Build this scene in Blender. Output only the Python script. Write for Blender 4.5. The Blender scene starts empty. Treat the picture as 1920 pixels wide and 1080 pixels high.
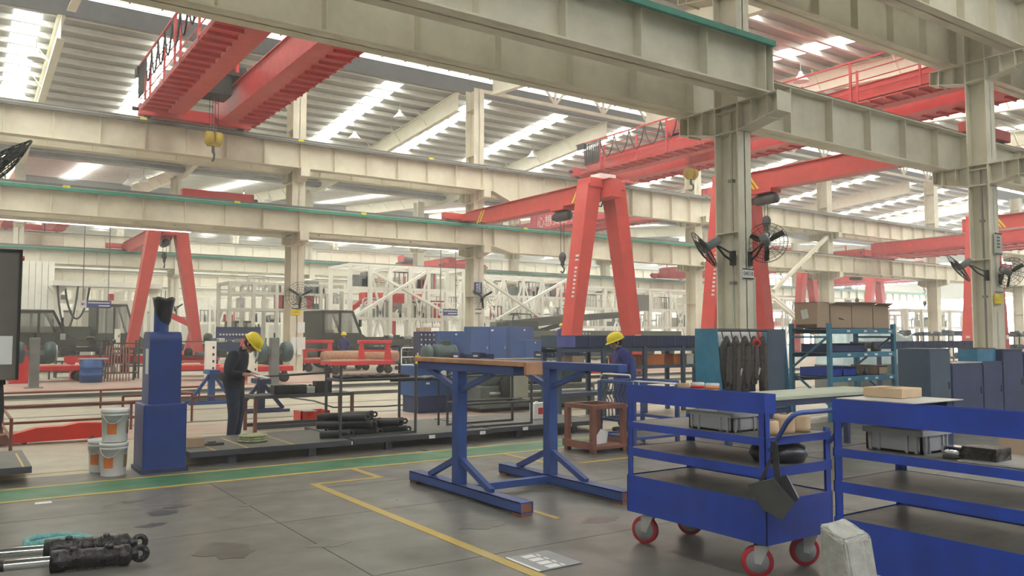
import bpy, bmesh, math, random
from mathutils import Vector, Matrix
# ------------------------------------------------------------------ camera, world, exposure
SC = bpy.context.scene
COL = SC.collection
TH = math.radians(34.5); FPX = 1530.0; PIT = math.atan(90/FPX); CH = 1.6
cam = bpy.data.cameras.new('camera'); camo = bpy.data.objects.new('camera', cam); COL.objects.link(camo)
cam.sensor_width = 36.0; cam.lens = 36.0*FPX/1920.0; cam.clip_start = 0.05; cam.clip_end = 600
camo.location = (0, 0, CH); camo.rotation_euler = (math.pi/2+PIT, 0, -TH)
SC.camera = camo
W = bpy.data.worlds.new('overcast'); SC.world = W; W.use_nodes = True
W.node_tree.nodes['Background'].inputs[0].default_value = (0.93, 0.96, 1.0, 1)
W.node_tree.nodes['Background'].inputs[1].default_value = 16.0
SC.view_settings.view_transform = 'Standard'; SC.view_settings.look = 'None'
SC.view_settings.gamma = 1.0; SC.view_settings.use_curve_mapping = False
SC.view_settings.exposure = 0.14
SKY_L = 16.0         # radiance of daylit roof panels
HAZE = 0.0048         # scattering per metre
# ------------------------------------------------------------------ ray helpers (photo pixel -> place)
_fw = Vector((math.sin(TH)*math.cos(PIT), math.cos(TH)*math.cos(PIT), math.sin(PIT)))
_rt = Vector((math.cos(TH), -math.sin(TH), 0)); _up = _rt.cross(_fw)
_C = Vector((0, 0, CH))
def _ray(x, y): return _fw + _rt*((x-960)/FPX) + _up*((540-y)/FPX)
def G(x, y, z=0.0):
    d = _ray(x, y); return _C + d*((z-CH)/d.z)
def AY(x, y, Y):
    d = _ray(x, y); return _C + d*(Y/d.y)
def AX(x, y, X):
    d = _ray(x, y); return _C + d*(X/d.x)
# ------------------------------------------------------------------ materials
M = {}
def mat(key, col, rough=0.55, metal=0.0, var=0.18, scale=3.0, bump=0.0, dirt=None, dirt_amt=0.0, dirt_scale=1.2, spec=0.5, ramp=(0.40, 0.85)):
    m = bpy.data.materials.new(key); m.use_nodes = True; nt = m.node_tree; N = nt.nodes; L = nt.links
    b = N['Principled BSDF']; b.inputs['Roughness'].default_value = rough; b.inputs['Metallic'].default_value = metal
    b.inputs['Specular IOR Level'].default_value = spec
    tc = N.new('ShaderNodeTexCoord'); nz = N.new('ShaderNodeTexNoise'); nz.inputs['Scale'].default_value = scale; nz.inputs['Detail'].default_value = 5
    L.new(tc.outputs['Object'], nz.inputs['Vector'])
    rp = N.new('ShaderNodeValToRGB'); c = Vector(col)
    rp.color_ramp.elements[0].position = 0.3; rp.color_ramp.elements[1].position = 0.7
    rp.color_ramp.elements[0].color = (*(c*(1-var)), 1); rp.color_ramp.elements[1].color = (*[min(1, v*(1+var)) for v in c], 1)
    L.new(nz.outputs['Fac'], rp.inputs['Fac']); out = rp.outputs['Color']
    if dirt:
        n2 = N.new('ShaderNodeTexNoise'); n2.inputs['Scale'].default_value = dirt_scale; n2.inputs['Detail'].default_value = 8; n2.inputs['Roughness'].default_value = 0.7
        L.new(tc.outputs['Object'], n2.inputs['Vector'])
        r2 = N.new('ShaderNodeValToRGB'); r2.color_ramp.elements[0].position = ramp[0]; r2.color_ramp.elements[1].position = ramp[1]
        r2.color_ramp.elements[0].color = (0, 0, 0, 1); r2.color_ramp.elements[1].color = (dirt_amt,)*3 + (1,)
        L.new(n2.outputs['Fac'], r2.inputs['Fac'])
        mx = N.new('ShaderNodeMix'); mx.data_type = 'RGBA'; L.new(r2.outputs['Color'], mx.inputs[0]); L.new(out, mx.inputs[6]); mx.inputs[7].default_value = (*dirt, 1)
        out = mx.outputs[2]
    L.new(out, b.inputs['Base Color'])
    if bump:
        bp = N.new('ShaderNodeBump'); bp.inputs['Strength'].default_value = bump; bp.inputs['Distance'].default_value = 0.02
        L.new(nz.outputs['Fac'], bp.inputs['Height']); L.new(bp.outputs['Normal'], b.inputs['Normal'])
    M[key] = m; return m
def emis(key, col, s):
    m = bpy.data.materials.new(key); m.use_nodes = True; nt = m.node_tree; b = nt.nodes['Principled BSDF']
    b.inputs['Base Color'].default_value = (*col, 1); b.inputs['Emission Color'].default_value = (*col, 1); b.inputs['Emission Strength'].default_value = s
    M[key] = m; return m
DK = (0.05, 0.045, 0.04)
mat('cream', (0.74, 0.695, 0.555), 0.5, var=0.07, scale=1.5, dirt=(0.30, 0.26, 0.18), dirt_amt=0.45, dirt_scale=0.9)
mat('cream_far', (0.76, 0.73, 0.60), 0.6, var=0.06)
mat('rail_steel', (0.14, 0.14, 0.13), 0.5, 0.3)
mat('teal_strip', (0.03, 0.24, 0.17), 0.5)
mat('mark_yellow', (0.75, 0.66, 0.05), 0.5)
mat('roof_sheet', (0.34, 0.345, 0.325), 0.6, var=0.05, scale=0.6)
mat('purlin', (0.66, 0.66, 0.62), 0.55, var=0.06)
mat('monitor_skirt', (0.16, 0.17, 0.17), 0.7, var=0.1)  # shade under the ridge is put into this dark grey; mullions share it
mat('crane_red', (0.60, 0.055, 0.055), 0.42, var=0.12, dirt=(0.22, 0.04, 0.04), dirt_amt=0.4, dirt_scale=1.0)
mat('gantry_red', (0.58, 0.06, 0.052), 0.42, var=0.08, dirt=(0.25, 0.05, 0.03), dirt_amt=0.35)
mat('black_metal', (0.025, 0.025, 0.026), 0.5, 0.2)
mat('dark_metal', (0.07, 0.07, 0.072), 0.5, 0.3)
mat('grey_metal', (0.22, 0.225, 0.22), 0.45, 0.4)
mat('light_metal', (0.55, 0.55, 0.53), 0.35, 0.5)
mat('chrome', (0.75, 0.75, 0.75), 0.12, 1.0, var=0.05)
mat('rubber', (0.02, 0.02, 0.02), 0.75)
mat('blue', (0.017, 0.045, 0.205), 0.42, var=0.15, scale=4, dirt=(0.03, 0.035, 0.06), dirt_amt=0.45, dirt_scale=2.2)
mat('blue_cart', (0.012, 0.05, 0.36), 0.40, var=0.15, scale=5, dirt=(0.02, 0.025, 0.06), dirt_amt=0.5, dirt_scale=2.0)
mat('blue_stand', (0.025, 0.065, 0.24), 0.45, var=0.15, dirt=(0.03, 0.03, 0.04), dirt_amt=0.5)
mat('blue_cabinet', (0.03, 0.085, 0.26), 0.5, var=0.12)
mat('navy', (0.022, 0.035, 0.105), 0.5, var=0.2)
mat('slate', (0.055, 0.085, 0.13), 0.5, var=0.15)
mat('teal_blue', (0.02, 0.17, 0.29), 0.35, var=0.2, dirt=(0.30, 0.42, 0.50), dirt_amt=0.4, dirt_scale=1.6)
mat('rack_teal', (0.045, 0.19, 0.29), 0.45, var=0.15)
mat('lilac', (0.13, 0.15, 0.42), 0.5)
mat('red', (0.60, 0.025, 0.03), 0.42, var=0.1, dirt=(0.2, 0.02, 0.02), dirt_amt=0.3)
mat('bright_red', (0.62, 0.03, 0.015), 0.38, var=0.1)
mat('rust', (0.20, 0.075, 0.05), 0.65, var=0.25, dirt=(0.08, 0.05, 0.04), dirt_amt=0.6)
mat('pipe_brown', (0.20, 0.06, 0.04), 0.55, var=0.2)
mat('army', (0.042, 0.047, 0.034), 0.55, var=0.15)
mat('army_light', (0.10, 0.11, 0.085), 0.55, var=0.12)
mat('machine_grey', (0.16, 0.18, 0.17), 0.5, var=0.15)
mat('machine_green', (0.05, 0.085, 0.085), 0.5, var=0.2)
mat('panel_grey', (0.135, 0.125, 0.105), 0.55, var=0.08)
mat('beige', (0.50, 0.50, 0.42), 0.5, var=0.06)
mat('wood', (0.42, 0.22, 0.12), 0.65, var=0.2, scale=8, dirt=(0.2, 0.1, 0.06), dirt_amt=0.5)
mat('plywood', (0.50, 0.36, 0.22), 0.65, var=0.12, scale=6)
mat('cardboard', (0.46, 0.33, 0.225), 0.8, var=0.1, dirt=(0.12, 0.08, 0.06), dirt_amt=0.45, dirt_scale=3)
mat('cardboard_dark', (0.10, 0.06, 0.04), 0.8)
mat('orange', (0.55, 0.16, 0.04), 0.6)
mat('paper', (0.75, 0.75, 0.72), 0.7, var=0.04)
mat('white', (0.72, 0.72, 0.70), 0.5, var=0.05, dirt=(0.35, 0.33, 0.30), dirt_amt=0.35, dirt_scale=5)
mat('white_steel', (0.84, 0.83, 0.74), 0.5, var=0.05)
mat('label_orange', (0.62, 0.17, 0.04), 0.5)
mat('yellow', (0.80, 0.62, 0.02), 0.35, var=0.06)
mat('hoist_yellow', (0.45, 0.33, 0.03), 0.5, var=0.2)
mat('crate_grey', (0.30, 0.305, 0.315), 0.5, var=0.08)
mat('shelf_mat', (0.14, 0.135, 0.12), 0.45, var=0.25, scale=6, dirt=(0.22, 0.21, 0.18), dirt_amt=0.5, dirt_scale=3)
mat('wheel_red', (0.42, 0.02, 0.035), 0.4)
mat('deck', (0.085, 0.085, 0.075), 0.55, var=0.2, scale=5, dirt=(0.16, 0.15, 0.12), dirt_amt=0.5)
mat('platform_edge', (0.045, 0.047, 0.06), 0.5, var=0.2)
mat('bag_dark', (0.05, 0.05, 0.044), 0.8, var=0.2)
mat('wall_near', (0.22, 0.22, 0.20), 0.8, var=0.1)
mat('concrete', (0.34, 0.335, 0.30), 0.85, var=0.12, scale=20, bump=0.5)
mat('teal_hose', (0.10, 0.30, 0.29), 0.45, var=0.3, scale=40)
mat('oily_steel', (0.035, 0.032, 0.032), 0.24, 0.6, var=0.5, scale=22, bump=0.8)
mat('skin', (0.45, 0.26, 0.18), 0.55, var=0.06)
mat('hair', (0.015, 0.012, 0.012), 0.6)
mat('cloth_dark', (0.016, 0.020, 0.034), 0.85, var=0.25, scale=9, bump=0.3)
mat('cloth_jeans', (0.022, 0.032, 0.06), 0.85, var=0.25, scale=9, bump=0.3)
mat('cloth_blue', (0.028, 0.032, 0.16), 0.85, var=0.2, scale=9, bump=0.3)
mat('black_bag', (0.02, 0.02, 0.025), 0.32, bump=0.4, scale=12)
mat('sling', (0.055, 0.045, 0.04), 0.85, var=0.35, scale=20)
mat('sign_blue', (0.05, 0.075, 0.24), 0.5)
mat('banner', (0.66, 0.04, 0.07), 0.6, var=0.05)
mat('plastic_sheet', (0.45, 0.58, 0.60), 0.25, var=0.15)
mat('glass_hazy', (0.35, 0.38, 0.36), 0.1)  # pale tint puts the bright haze behind the cab windows into the glass
M['glass_hazy'].node_tree.nodes['Principled BSDF'].inputs['Alpha'].default_value = 0.3
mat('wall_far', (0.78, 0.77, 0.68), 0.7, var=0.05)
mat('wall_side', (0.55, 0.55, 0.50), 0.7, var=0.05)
mat('brown_tape', (0.28, 0.20, 0.11), 0.6)
mat('green_coil', (0.28, 0.30, 0.16), 0.4, 0.3, var=0.25, scale=20)
mat('pale_green', (0.42, 0.47, 0.36), 0.5, var=0.1)
emis('daylight_panel', (1.0, 0.99, 0.91), SKY_L)
emis('louvre_glow', (1.0, 0.98, 0.93), SKY_L*0.16)
emis('strip_lamp', (1.0, 0.97, 0.85), 2.2)
# ------------------------------------------------------------------ mesh builder
def _unit(v):
    v = Vector(v); return v/v.length if v.length > 1e-9 else Vector((0, 0, 1))
def _frame(d):
    d = _unit(d); a = Vector((0, 0, 1)) if abs(d.z) < 0.95 else Vector((1, 0, 0))
    u = a.cross(d).normalized(); return u, d.cross(u)
class MB:
    def __init__(s): s.v = []; s.f = []; s.sm = []
    def add(s, vs, fs, smooth=False):
        n = len(s.v); s.v += [Vector(v) for v in vs]; s.f += [[i+n for i in f] for f in fs]; s.sm += [smooth]*len(fs); return s
    def box(s, x0, x1, y0, y1, z0, z1):
        vs = [(x, y, z) for x in (x0, x1) for y in (y0, y1) for z in (z0, z1)]
        return s.add(vs, [(0, 1, 3, 2), (4, 6, 7, 5), (0, 4, 5, 1), (2, 3, 7, 6), (0, 2, 6, 4), (1, 5, 7, 3)])
    def cbox(s, c, sz, rot=None):
        n = len(s.v); s.box(-sz[0]/2, sz[0]/2, -sz[1]/2, sz[1]/2, -sz[2]/2, sz[2]/2)
        R = rot if rot is not None else Matrix.Identity(3)
        for i in range(n, len(s.v)): s.v[i] = R @ s.v[i] + Vector(c)
        return s
    def bbox(s, x0, x1, y0, y1, z0, z1, b=0.02):      # box with chamfered edges
        bm = bmesh.new(); bmesh.ops.create_cube(bm, size=1)
        for v in bm.verts: v.co = Vector((x0+(v.co.x+.5)*(x1-x0), y0+(v.co.y+.5)*(y1-y0), z0+(v.co.z+.5)*(z1-z0)))
        bmesh.ops.bevel(bm, geom=list(bm.edges), offset=b, segments=2, affect='EDGES', profile=0.5)
        s.add([v.co for v in bm.verts], [[v.index for v in f.verts] for f in bm.faces]); bm.free(); return s
    def bar(s, p0, p1, w, h=None, roll=0.0):           # square bar from p0 to p1
        h = h or w; p0 = Vector(p0); p1 = Vector(p1); u, v = _frame(p1-p0)
        if roll: u, v = u*math.cos(roll)+v*math.sin(roll), v*math.cos(roll)-u*math.sin(roll)
        vs = [p+u*(a*w/2)+v*(b*h/2) for p in (p0, p1) for a, b in ((-1, -1), (1, -1), (1, 1), (-1, 1))]
        return s.add(vs, [(3, 2, 1, 0), (4, 5, 6, 7), (0, 1, 5, 4), (1, 2, 6, 5), (2, 3, 7, 6), (3, 0, 4, 7)])
    def tube(s, p0, p1, r0, r1=None, n=12, cap=True):
        r1 = r0 if r1 is None else r1; p0 = Vector(p0); p1 = Vector(p1); u, v = _frame(p1-p0)
        vs = [p+(u*math.cos(2*math.pi*i/n)+v*math.sin(2*math.pi*i/n))*r for p, r in ((p0, r0), (p1, r1)) for i in range(n)]
        s.add(vs, [(i, (i+1) % n, n+(i+1) % n, n+i) for i in range(n)], True)
        if cap: s.add(vs, [list(range(n))[::-1], [n+i for i in range(n)]])
        return s
    def path(s, pts, r, n=8, closed=False):            # round tube along points
        pts = [Vector(p) for p in pts]; m = len(pts); rs = r if isinstance(r, (list, tuple)) else [r]*m
        vs = []; u = None
        for i, p in enumerate(pts):
            a = pts[(i-1) % m] if (closed or i) else pts[i]; b = pts[(i+1) % m] if (closed or i < m-1) else pts[i]
            d = _unit(b-a)
            if u is None: u = _frame(d)[0]
            u = (u - d*u.dot(d)); u = u.normalized() if u.length > 1e-6 else _frame(d)[0]
            w = d.cross(u)
            vs += [p+(u*math.cos(2*math.pi*k/n)+w*math.sin(2*math.pi*k/n))*rs[i] for k in range(n)]
        fs = []
        for i in range(m if closed else m-1):
            j = (i+1) % m
            fs += [(i*n+k, i*n+(k+1) % n, j*n+(k+1) % n, j*n+k) for k in range(n)]
        s.add(vs, fs, True)
        if not closed: s.add(vs, [list(range(n))[::-1], [(m-1)*n+k for k in range(n)]])
        return s
    def lathe(s, prof, c=(0, 0, 0), axis=(0, 0, 1), n=20, smooth=True):   # prof: (radius, height) pairs
        ax = _unit(axis); u, v = _frame(ax); c = Vector(c); m = len(prof)
        vs = [c+ax*h+(u*math.cos(2*math.pi*k/n)+v*math.sin(2*math.pi*k/n))*max(r, 1e-4) for r, h in prof for k in range(n)]
        s.add(vs, [(i*n+k, i*n+(k+1) % n, (i+1)*n+(k+1) % n, (i+1)*n+k) for i in range(m-1) for k in range(n)], smooth)
        s.add(vs, [list(range(n))[::-1], [(m-1)*n+k for k in range(n)]]); return s
    def prism(s, poly, o, u, v, w):                    # polygon (a,b) in plane o+a*u+b*v, extruded by vector w
        o = Vector(o); u = Vector(u); v = Vector(v); w = Vector(w); n = len(poly)
        b = [o+u*p[0]+v*p[1] for p in poly]; vs = b+[p+w for p in b]
        return s.add(vs, [list(range(n))[::-1], [n+i for i in range(n)]]+[(i, (i+1) % n, n+(i+1) % n, n+i) for i in range(n)])
    def torus(s, c, axis, R, r, n=24, k=8):
        u, v = _frame(axis); c = Vector(c)
        return s.path([c+(u*math.cos(2*math.pi*i/n)+v*math.sin(2*math.pi*i/n))*R for i in range(n)], r, k, True)
    def sphere(s, c, r, n=12, m=8, sc=(1, 1, 1)):
        c = Vector(c); vs = []; fs = []
        for j in range(1, m):
            t = math.pi*j/m
            for k in range(n): vs.append(c+Vector((sc[0]*r*math.sin(t)*math.cos(2*math.pi*k/n), sc[1]*r*math.sin(t)*math.sin(2*math.pi*k/n), sc[2]*r*math.cos(t))))
        vs += [c+Vector((0, 0, sc[2]*r)), c-Vector((0, 0, sc[2]*r))]; a = len(vs)-2
        fs += [(a, k, (k+1) % n) for k in range(n)]+[(a+1, (m-2)*n+(k+1) % n, (m-2)*n+k) for k in range(n)]
        fs += [(j*n+k, (j+1)*n+k, (j+1)*n+(k+1) % n, j*n+(k+1) % n) for j in range(m-2) for k in range(n)]
        return s.add(vs, fs, True)
    def mesh(s, name, m, off=None):
        me = bpy.data.meshes.new(name); vs = s.v if off is None else [v-off for v in s.v]
        me.from_pydata([tuple(v) for v in vs], [], s.f); me.materials.append(M[m] if isinstance(m, str) else m)
        me.polygons.foreach_set('use_smooth', s.sm); me.update()
        bm = bmesh.new(); bm.from_mesh(me); bmesh.ops.recalc_face_normals(bm, faces=bm.faces); bm.to_mesh(me); bm.free()
        return me
def link(name, me, parent=None, loc=(0, 0, 0), rot=(0, 0, 0)):
    o = bpy.data.objects.new(name, me); COL.objects.link(o); o.location = loc; o.rotation_euler = rot
    if parent is not None: o.parent = parent
    return o
def part(name, mb, m, parent, world=False, label=None):
    """one mesh under its thing; world=True: coordinates are world ones and the parent is an unrotated Empty"""
    off = None
    if world:
        off = Vector(parent.location)
        if parent.parent: off = off+Vector(parent.parent.location)
    o = link(name, mb.mesh(name, m, off), parent)
    if label: o['label'] = label
    return o
def tag(o, label, cat, group=None):
    o['label'] = label; o['category'] = cat
    if group: o['group'] = group
    return o
def thing(name, label, cat, loc=(0, 0, 0), rz=0.0, group=None):
    o = link(name, None, None, loc, (0, 0, rz)); o.empty_display_size = 0.1
    return tag(o, label, cat, group)
def single(name, mb, m, label, cat, group=None, loc=None):
    """a thing that is one mesh, world coordinates; origin moved to its base"""
    xs = [v.x for v in mb.v]; ys = [v.y for v in mb.v]; zs = [v.z for v in mb.v]
    c = Vector(((min(xs)+max(xs))/2, (min(ys)+max(ys))/2, min(zs)))
    return tag(link(name, mb.mesh(name, m, c), None, c), label, cat, group)
def struct(name, mb, m, parent=None, label=None):
    o = link(name, mb.mesh(name, m), parent)
    if parent is None: o['kind'] = 'structure'
    if label: o['label'] = label
    return o
def sroot(name, label=None):
    o = link(name, None); o['kind'] = 'structure'
    if label: o['label'] = label
    return o
def dup(root, loc=None, rz=None, label=None, group=None):
    r = root.copy(); COL.objects.link(r)
    if loc is not None: r.location = loc
    if rz is not None: r.rotation_euler = (0, 0, rz)
    if label: r['label'] = label
    if group: r['group'] = group
    for ch in [o for o in KIDS(root)]:
        c = ch.copy(); COL.objects.link(c); c.parent = r
        for g2 in KIDS(ch):
            d = g2.copy(); COL.objects.link(d); d.parent = c
    return r
def KIDS(o): return [x for x in bpy.data.objects if x.parent == o]
def text_mesh(txt, size, parent, m, loc, rot, name='lettering', ext=0.002, align='CENTER'):
    cu = bpy.data.curves.new(name, 'FONT'); cu.body = txt; cu.size = size; cu.align_x = align; cu.align_y = 'CENTER'; cu.extrude = ext
    o = bpy.data.objects.new(name, cu); COL.objects.link(o)
    dg = bpy.context.evaluated_depsgraph_get(); dg.update(); me = bpy.data.meshes.new_from_object(o.evaluated_get(dg))
    bpy.data.objects.remove(o); me.name = name; me.materials.clear(); me.materials.append(M[m])
    return link(name, me, parent, loc, rot)
RND = random.Random(7)
UP = Vector((0, 0, 1))
def arc(c, u, v, r, a0, a1, n):
    c = Vector(c); u = Vector(u); v = Vector(v)
    return [c+u*(r*math.cos(a0+(a1-a0)*i/n))+v*(r*math.sin(a0+(a1-a0)*i/n)) for i in range(n+1)]
# ================================================================== SETTING
YA, YB, YC, YD = 10.8, 35.4, 59.4, 78.0
XL, XR = -26.0, 112.0
# ---- floor
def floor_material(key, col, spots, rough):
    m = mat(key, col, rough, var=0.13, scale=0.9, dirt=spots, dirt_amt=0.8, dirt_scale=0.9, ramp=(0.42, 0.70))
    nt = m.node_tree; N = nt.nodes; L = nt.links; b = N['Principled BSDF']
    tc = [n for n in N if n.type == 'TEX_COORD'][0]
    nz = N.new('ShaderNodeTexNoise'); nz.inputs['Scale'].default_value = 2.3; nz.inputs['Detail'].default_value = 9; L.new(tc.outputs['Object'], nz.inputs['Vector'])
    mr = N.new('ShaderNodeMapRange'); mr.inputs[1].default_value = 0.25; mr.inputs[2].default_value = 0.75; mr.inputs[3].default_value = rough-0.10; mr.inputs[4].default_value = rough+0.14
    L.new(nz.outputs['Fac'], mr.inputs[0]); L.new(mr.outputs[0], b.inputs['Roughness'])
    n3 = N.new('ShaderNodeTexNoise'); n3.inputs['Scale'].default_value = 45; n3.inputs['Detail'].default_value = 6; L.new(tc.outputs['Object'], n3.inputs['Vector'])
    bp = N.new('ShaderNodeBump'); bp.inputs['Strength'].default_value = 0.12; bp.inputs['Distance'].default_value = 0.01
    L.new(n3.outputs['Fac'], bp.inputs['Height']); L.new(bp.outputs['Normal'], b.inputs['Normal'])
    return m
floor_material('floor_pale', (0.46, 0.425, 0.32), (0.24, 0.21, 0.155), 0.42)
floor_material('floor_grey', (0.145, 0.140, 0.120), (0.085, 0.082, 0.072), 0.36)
floor_material('floor_joint', (0.05, 0.05, 0.045), (0.03, 0.03, 0.03), 0.7)
floor_material('paint_green', (0.02, 0.165, 0.07), (0.09, 0.15, 0.09), 0.42)
floor_material('paint_yellow', (0.52, 0.36, 0.06), (0.30, 0.24, 0.12), 0.45)
floor_material('paint_pink', (0.44, 0.31, 0.24), (0.36, 0.30, 0.25), 0.45)
floor_material('paint_red', (0.42, 0.07, 0.06), (0.30, 0.16, 0.13), 0.45)
floor_material('stain_dark', (0.10, 0.09, 0.08), (0.2, 0.18, 0.15), 0.5)
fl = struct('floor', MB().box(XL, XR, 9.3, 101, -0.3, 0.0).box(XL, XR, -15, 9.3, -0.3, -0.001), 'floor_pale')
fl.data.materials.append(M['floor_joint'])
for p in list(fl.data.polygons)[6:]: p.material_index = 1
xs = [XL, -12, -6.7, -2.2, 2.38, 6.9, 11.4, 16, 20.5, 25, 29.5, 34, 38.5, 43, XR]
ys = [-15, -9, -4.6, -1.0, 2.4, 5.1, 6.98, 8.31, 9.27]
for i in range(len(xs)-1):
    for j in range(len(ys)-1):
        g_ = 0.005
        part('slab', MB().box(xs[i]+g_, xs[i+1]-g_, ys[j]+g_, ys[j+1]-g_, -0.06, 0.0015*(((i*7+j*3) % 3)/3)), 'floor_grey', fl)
def paint(name, m, x0, x1, y0, y1, h=0.004): return part(name, MB().box(x0, x1, y0, y1, 0.0, h), m, fl)
paint('green_lane', 'paint_green', XL+1, 10.2, 9.35, 10.02)
paint('lane_line', 'paint_yellow', XL+1, 10.2, 9.27, 9.35, .0045); paint('lane_line', 'paint_yellow', XL+1, 10.2, 10.02, 10.10, .0045)
paint('bay_line', 'paint_yellow', 3.245, 3.335, -3, 8.6)
paint('bay_line', 'paint_yellow', 3.335, 4.1, 8.52, 8.6); paint('bay_line', 'paint_yellow', 4.02, 4.1, 8.6, 9.27)
paint('bay_line', 'paint_yellow', 6.22, 6.29, 8.2, 9.27); paint('bay_line', 'paint_yellow', 6.6, 9.6, 8.05, 8.12)
paint('bay_line', 'paint_yellow', 4.42, 4.48, 5.75, 6.35); paint('bay_line', 'paint_yellow', -3, 1.7, 11.0, 11.07)
paint('floor_patch', 'floor_grey', XL+1, 40, 10.12, 10.75, .002)
paint('aisle', 'paint_pink', XL+1, 34, 27.6, 33.6); paint('aisle_line', 'paint_red', XL+1, 34, 27.2, 27.6, .005); paint('aisle', 'paint_pink', XL+1, 34, 13.9, 15.4)
paint('rail_trench', 'stain_dark', XL+1, 44, 23.6, 25.0, .003)
paint('rail_trench', 'stain_dark', XL+1, 44, 15.9, 16.1, .003); paint('rail_trench', 'stain_dark', XL+1, 44, 18.6, 18.75, .003)
part('crane_rail', MB().box(XL+1, 60, 24.24, 24.31, 0, .09).box(XL+1, 60, 24.18, 24.37, 0, .03), 'rail_steel', fl)
part('crane_rail', MB().box(XL+1, 60, 46.2, 46.3, 0, .09), 'rail_steel', fl)
part('crane_rail', MB().box(XL+1, 60, 20.95, 21.02, 0, .09), 'rail_steel', fl)
part('paper_scrap', MB().box(.72, .86, 9.04, 9.14, .001, .004), 'paper', fl)
mat('oil_stain', (0.075, 0.072, 0.062), 0.3, var=0.3, scale=6)
for (sx, sy, sr, el) in ((305, 962, .10, 2.2), (330, 950, .07, 2.6), (285, 985, .08, 2.4), (428, 1032, .22, 1.5), (460, 948, .05, 2.0), (620, 1020, .10, 2.6), (1130, 975, .10, 3.0), (905, 985, .12, 2.6), (250, 940, .06, 2.5)):
    q = G(sx, sy); n = 18; R_ = random.Random(int(sx)); pts = [(q.x+el*.6*sr*(1+.35*R_.uniform(-1, 1))*math.cos(2*math.pi*i/n), q.y+sr*(1+.35*R_.uniform(-1, 1))*math.sin(2*math.pi*i/n)) for i in range(n)]
    part('oil_stain', MB().prism(pts, (0, 0, .001), (1, 0, 0), (0, 1, 0), (0, 0, .0012)), 'oil_stain', fl)
# ---- roof: gables over two bays, ridges above rows B and D
SL = 0.084
ZR = 14.65
def roof_z(y):
    for r in (-13.0, YB, YD+0.6):
        pass
    if y > 57: return ZR-SL*max(0, abs(y-78.6)-1.7)
    if y > YA: return ZR-SL*max(0, abs(y-YB)-1.7)
    return ZR-SL*max(0, abs(y+12.6)-1.7)
ce = sroot('ceiling')
slopes = [(-10.9, YA), (YA, YB-1.7), (YB+1.7, 57.0), (57.0, 76.9), (80.3, 101.0)]
xs_sky = [2.2+5.5*i for i in range(-5, 20)]
for (a, b) in slopes:
    za, zb = roof_z(a+0.001), roof_z(b-0.001)
    part('roof_sheet', MB().prism([(a, za+.26), (b, zb+.26), (b, zb+.32), (a, za+.32)], (XL, 0, 0), (0, 1, 0), UP, (XR-XL, 0, 0)), 'roof_sheet', ce)
    n = int((b-a-0.4)/1.22); pm = None
    for i in range(n+1):
        y = a+0.3+1.22*i; z = roof_z(y)
        if pm is None: pm = MB().box(XL, XR, -.04, .04, .02, .24).box(XL, XR, .04, .11, .02, .04).mesh('purlin', 'purlin')
        link('purlin', pm, ce, (0, y, z))
    up = zb > za
    ya, yb = (a+2.6, b-0.25) if up else (a+0.25, b-2.6)
    for x in xs_sky:
        if x < XL+1 or x > XR-2: continue
        if a < 0 and round((x-2.2)/5.5) % 3: continue      # fewer panels over the near gable
        part('skylight_panel', MB().prism([(ya, roof_z(ya)+.235), (yb, roof_z(yb)+.235), (yb, roof_z(yb)+.255), (ya, roof_z(ya)+.255)], (x-.5, 0, 0), (0, 1, 0), UP, (1.0, 0, 0)), 'daylight_panel', ce)
# rafters (tapered I-sections)
RX = [-24, -8.5, 3.3, 12.55, 22.0, 32.5, 42.0, 51.6, 66.1, 80, 95]
for (a, b) in slopes[1:4]:
    lo, hi = (a, b) if roof_z(b-.001) > roof_z(a+.001) else (b, a)
    for x in RX:
        zl, zh = roof_z(lo+(.001 if lo == a else -.001)), roof_z(hi+(.001 if hi == a else -.001))
        w = MB().prism([(lo, zl-.75), (hi, zh-1.0), (hi, zh), (lo, zl)], (x-.012, 0, 0), (0, 1, 0), UP, (.024, 0, 0))
        w.prism([(lo, zl-.78), (hi, zh-1.03), (hi, zh-1.0), (lo, zl-.75)], (x-.15, 0, 0), (0, 1, 0), UP, (.30, 0, 0))
        w.prism([(lo, zl-.03), (hi, zh-.03), (hi, zh), (lo, zl)], (x-.15, 0, 0), (0, 1, 0), UP, (.30, 0, 0))
        for k in range(1, 6):                       # fly braces to the purlins
            y = lo+(hi-lo)*k/6; z = roof_z(y)
            w.bar((x-.1, y, z-.85), (x-.75, y, z-.02), .05)
        part('rafter', w, 'cream_far', ce)
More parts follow.
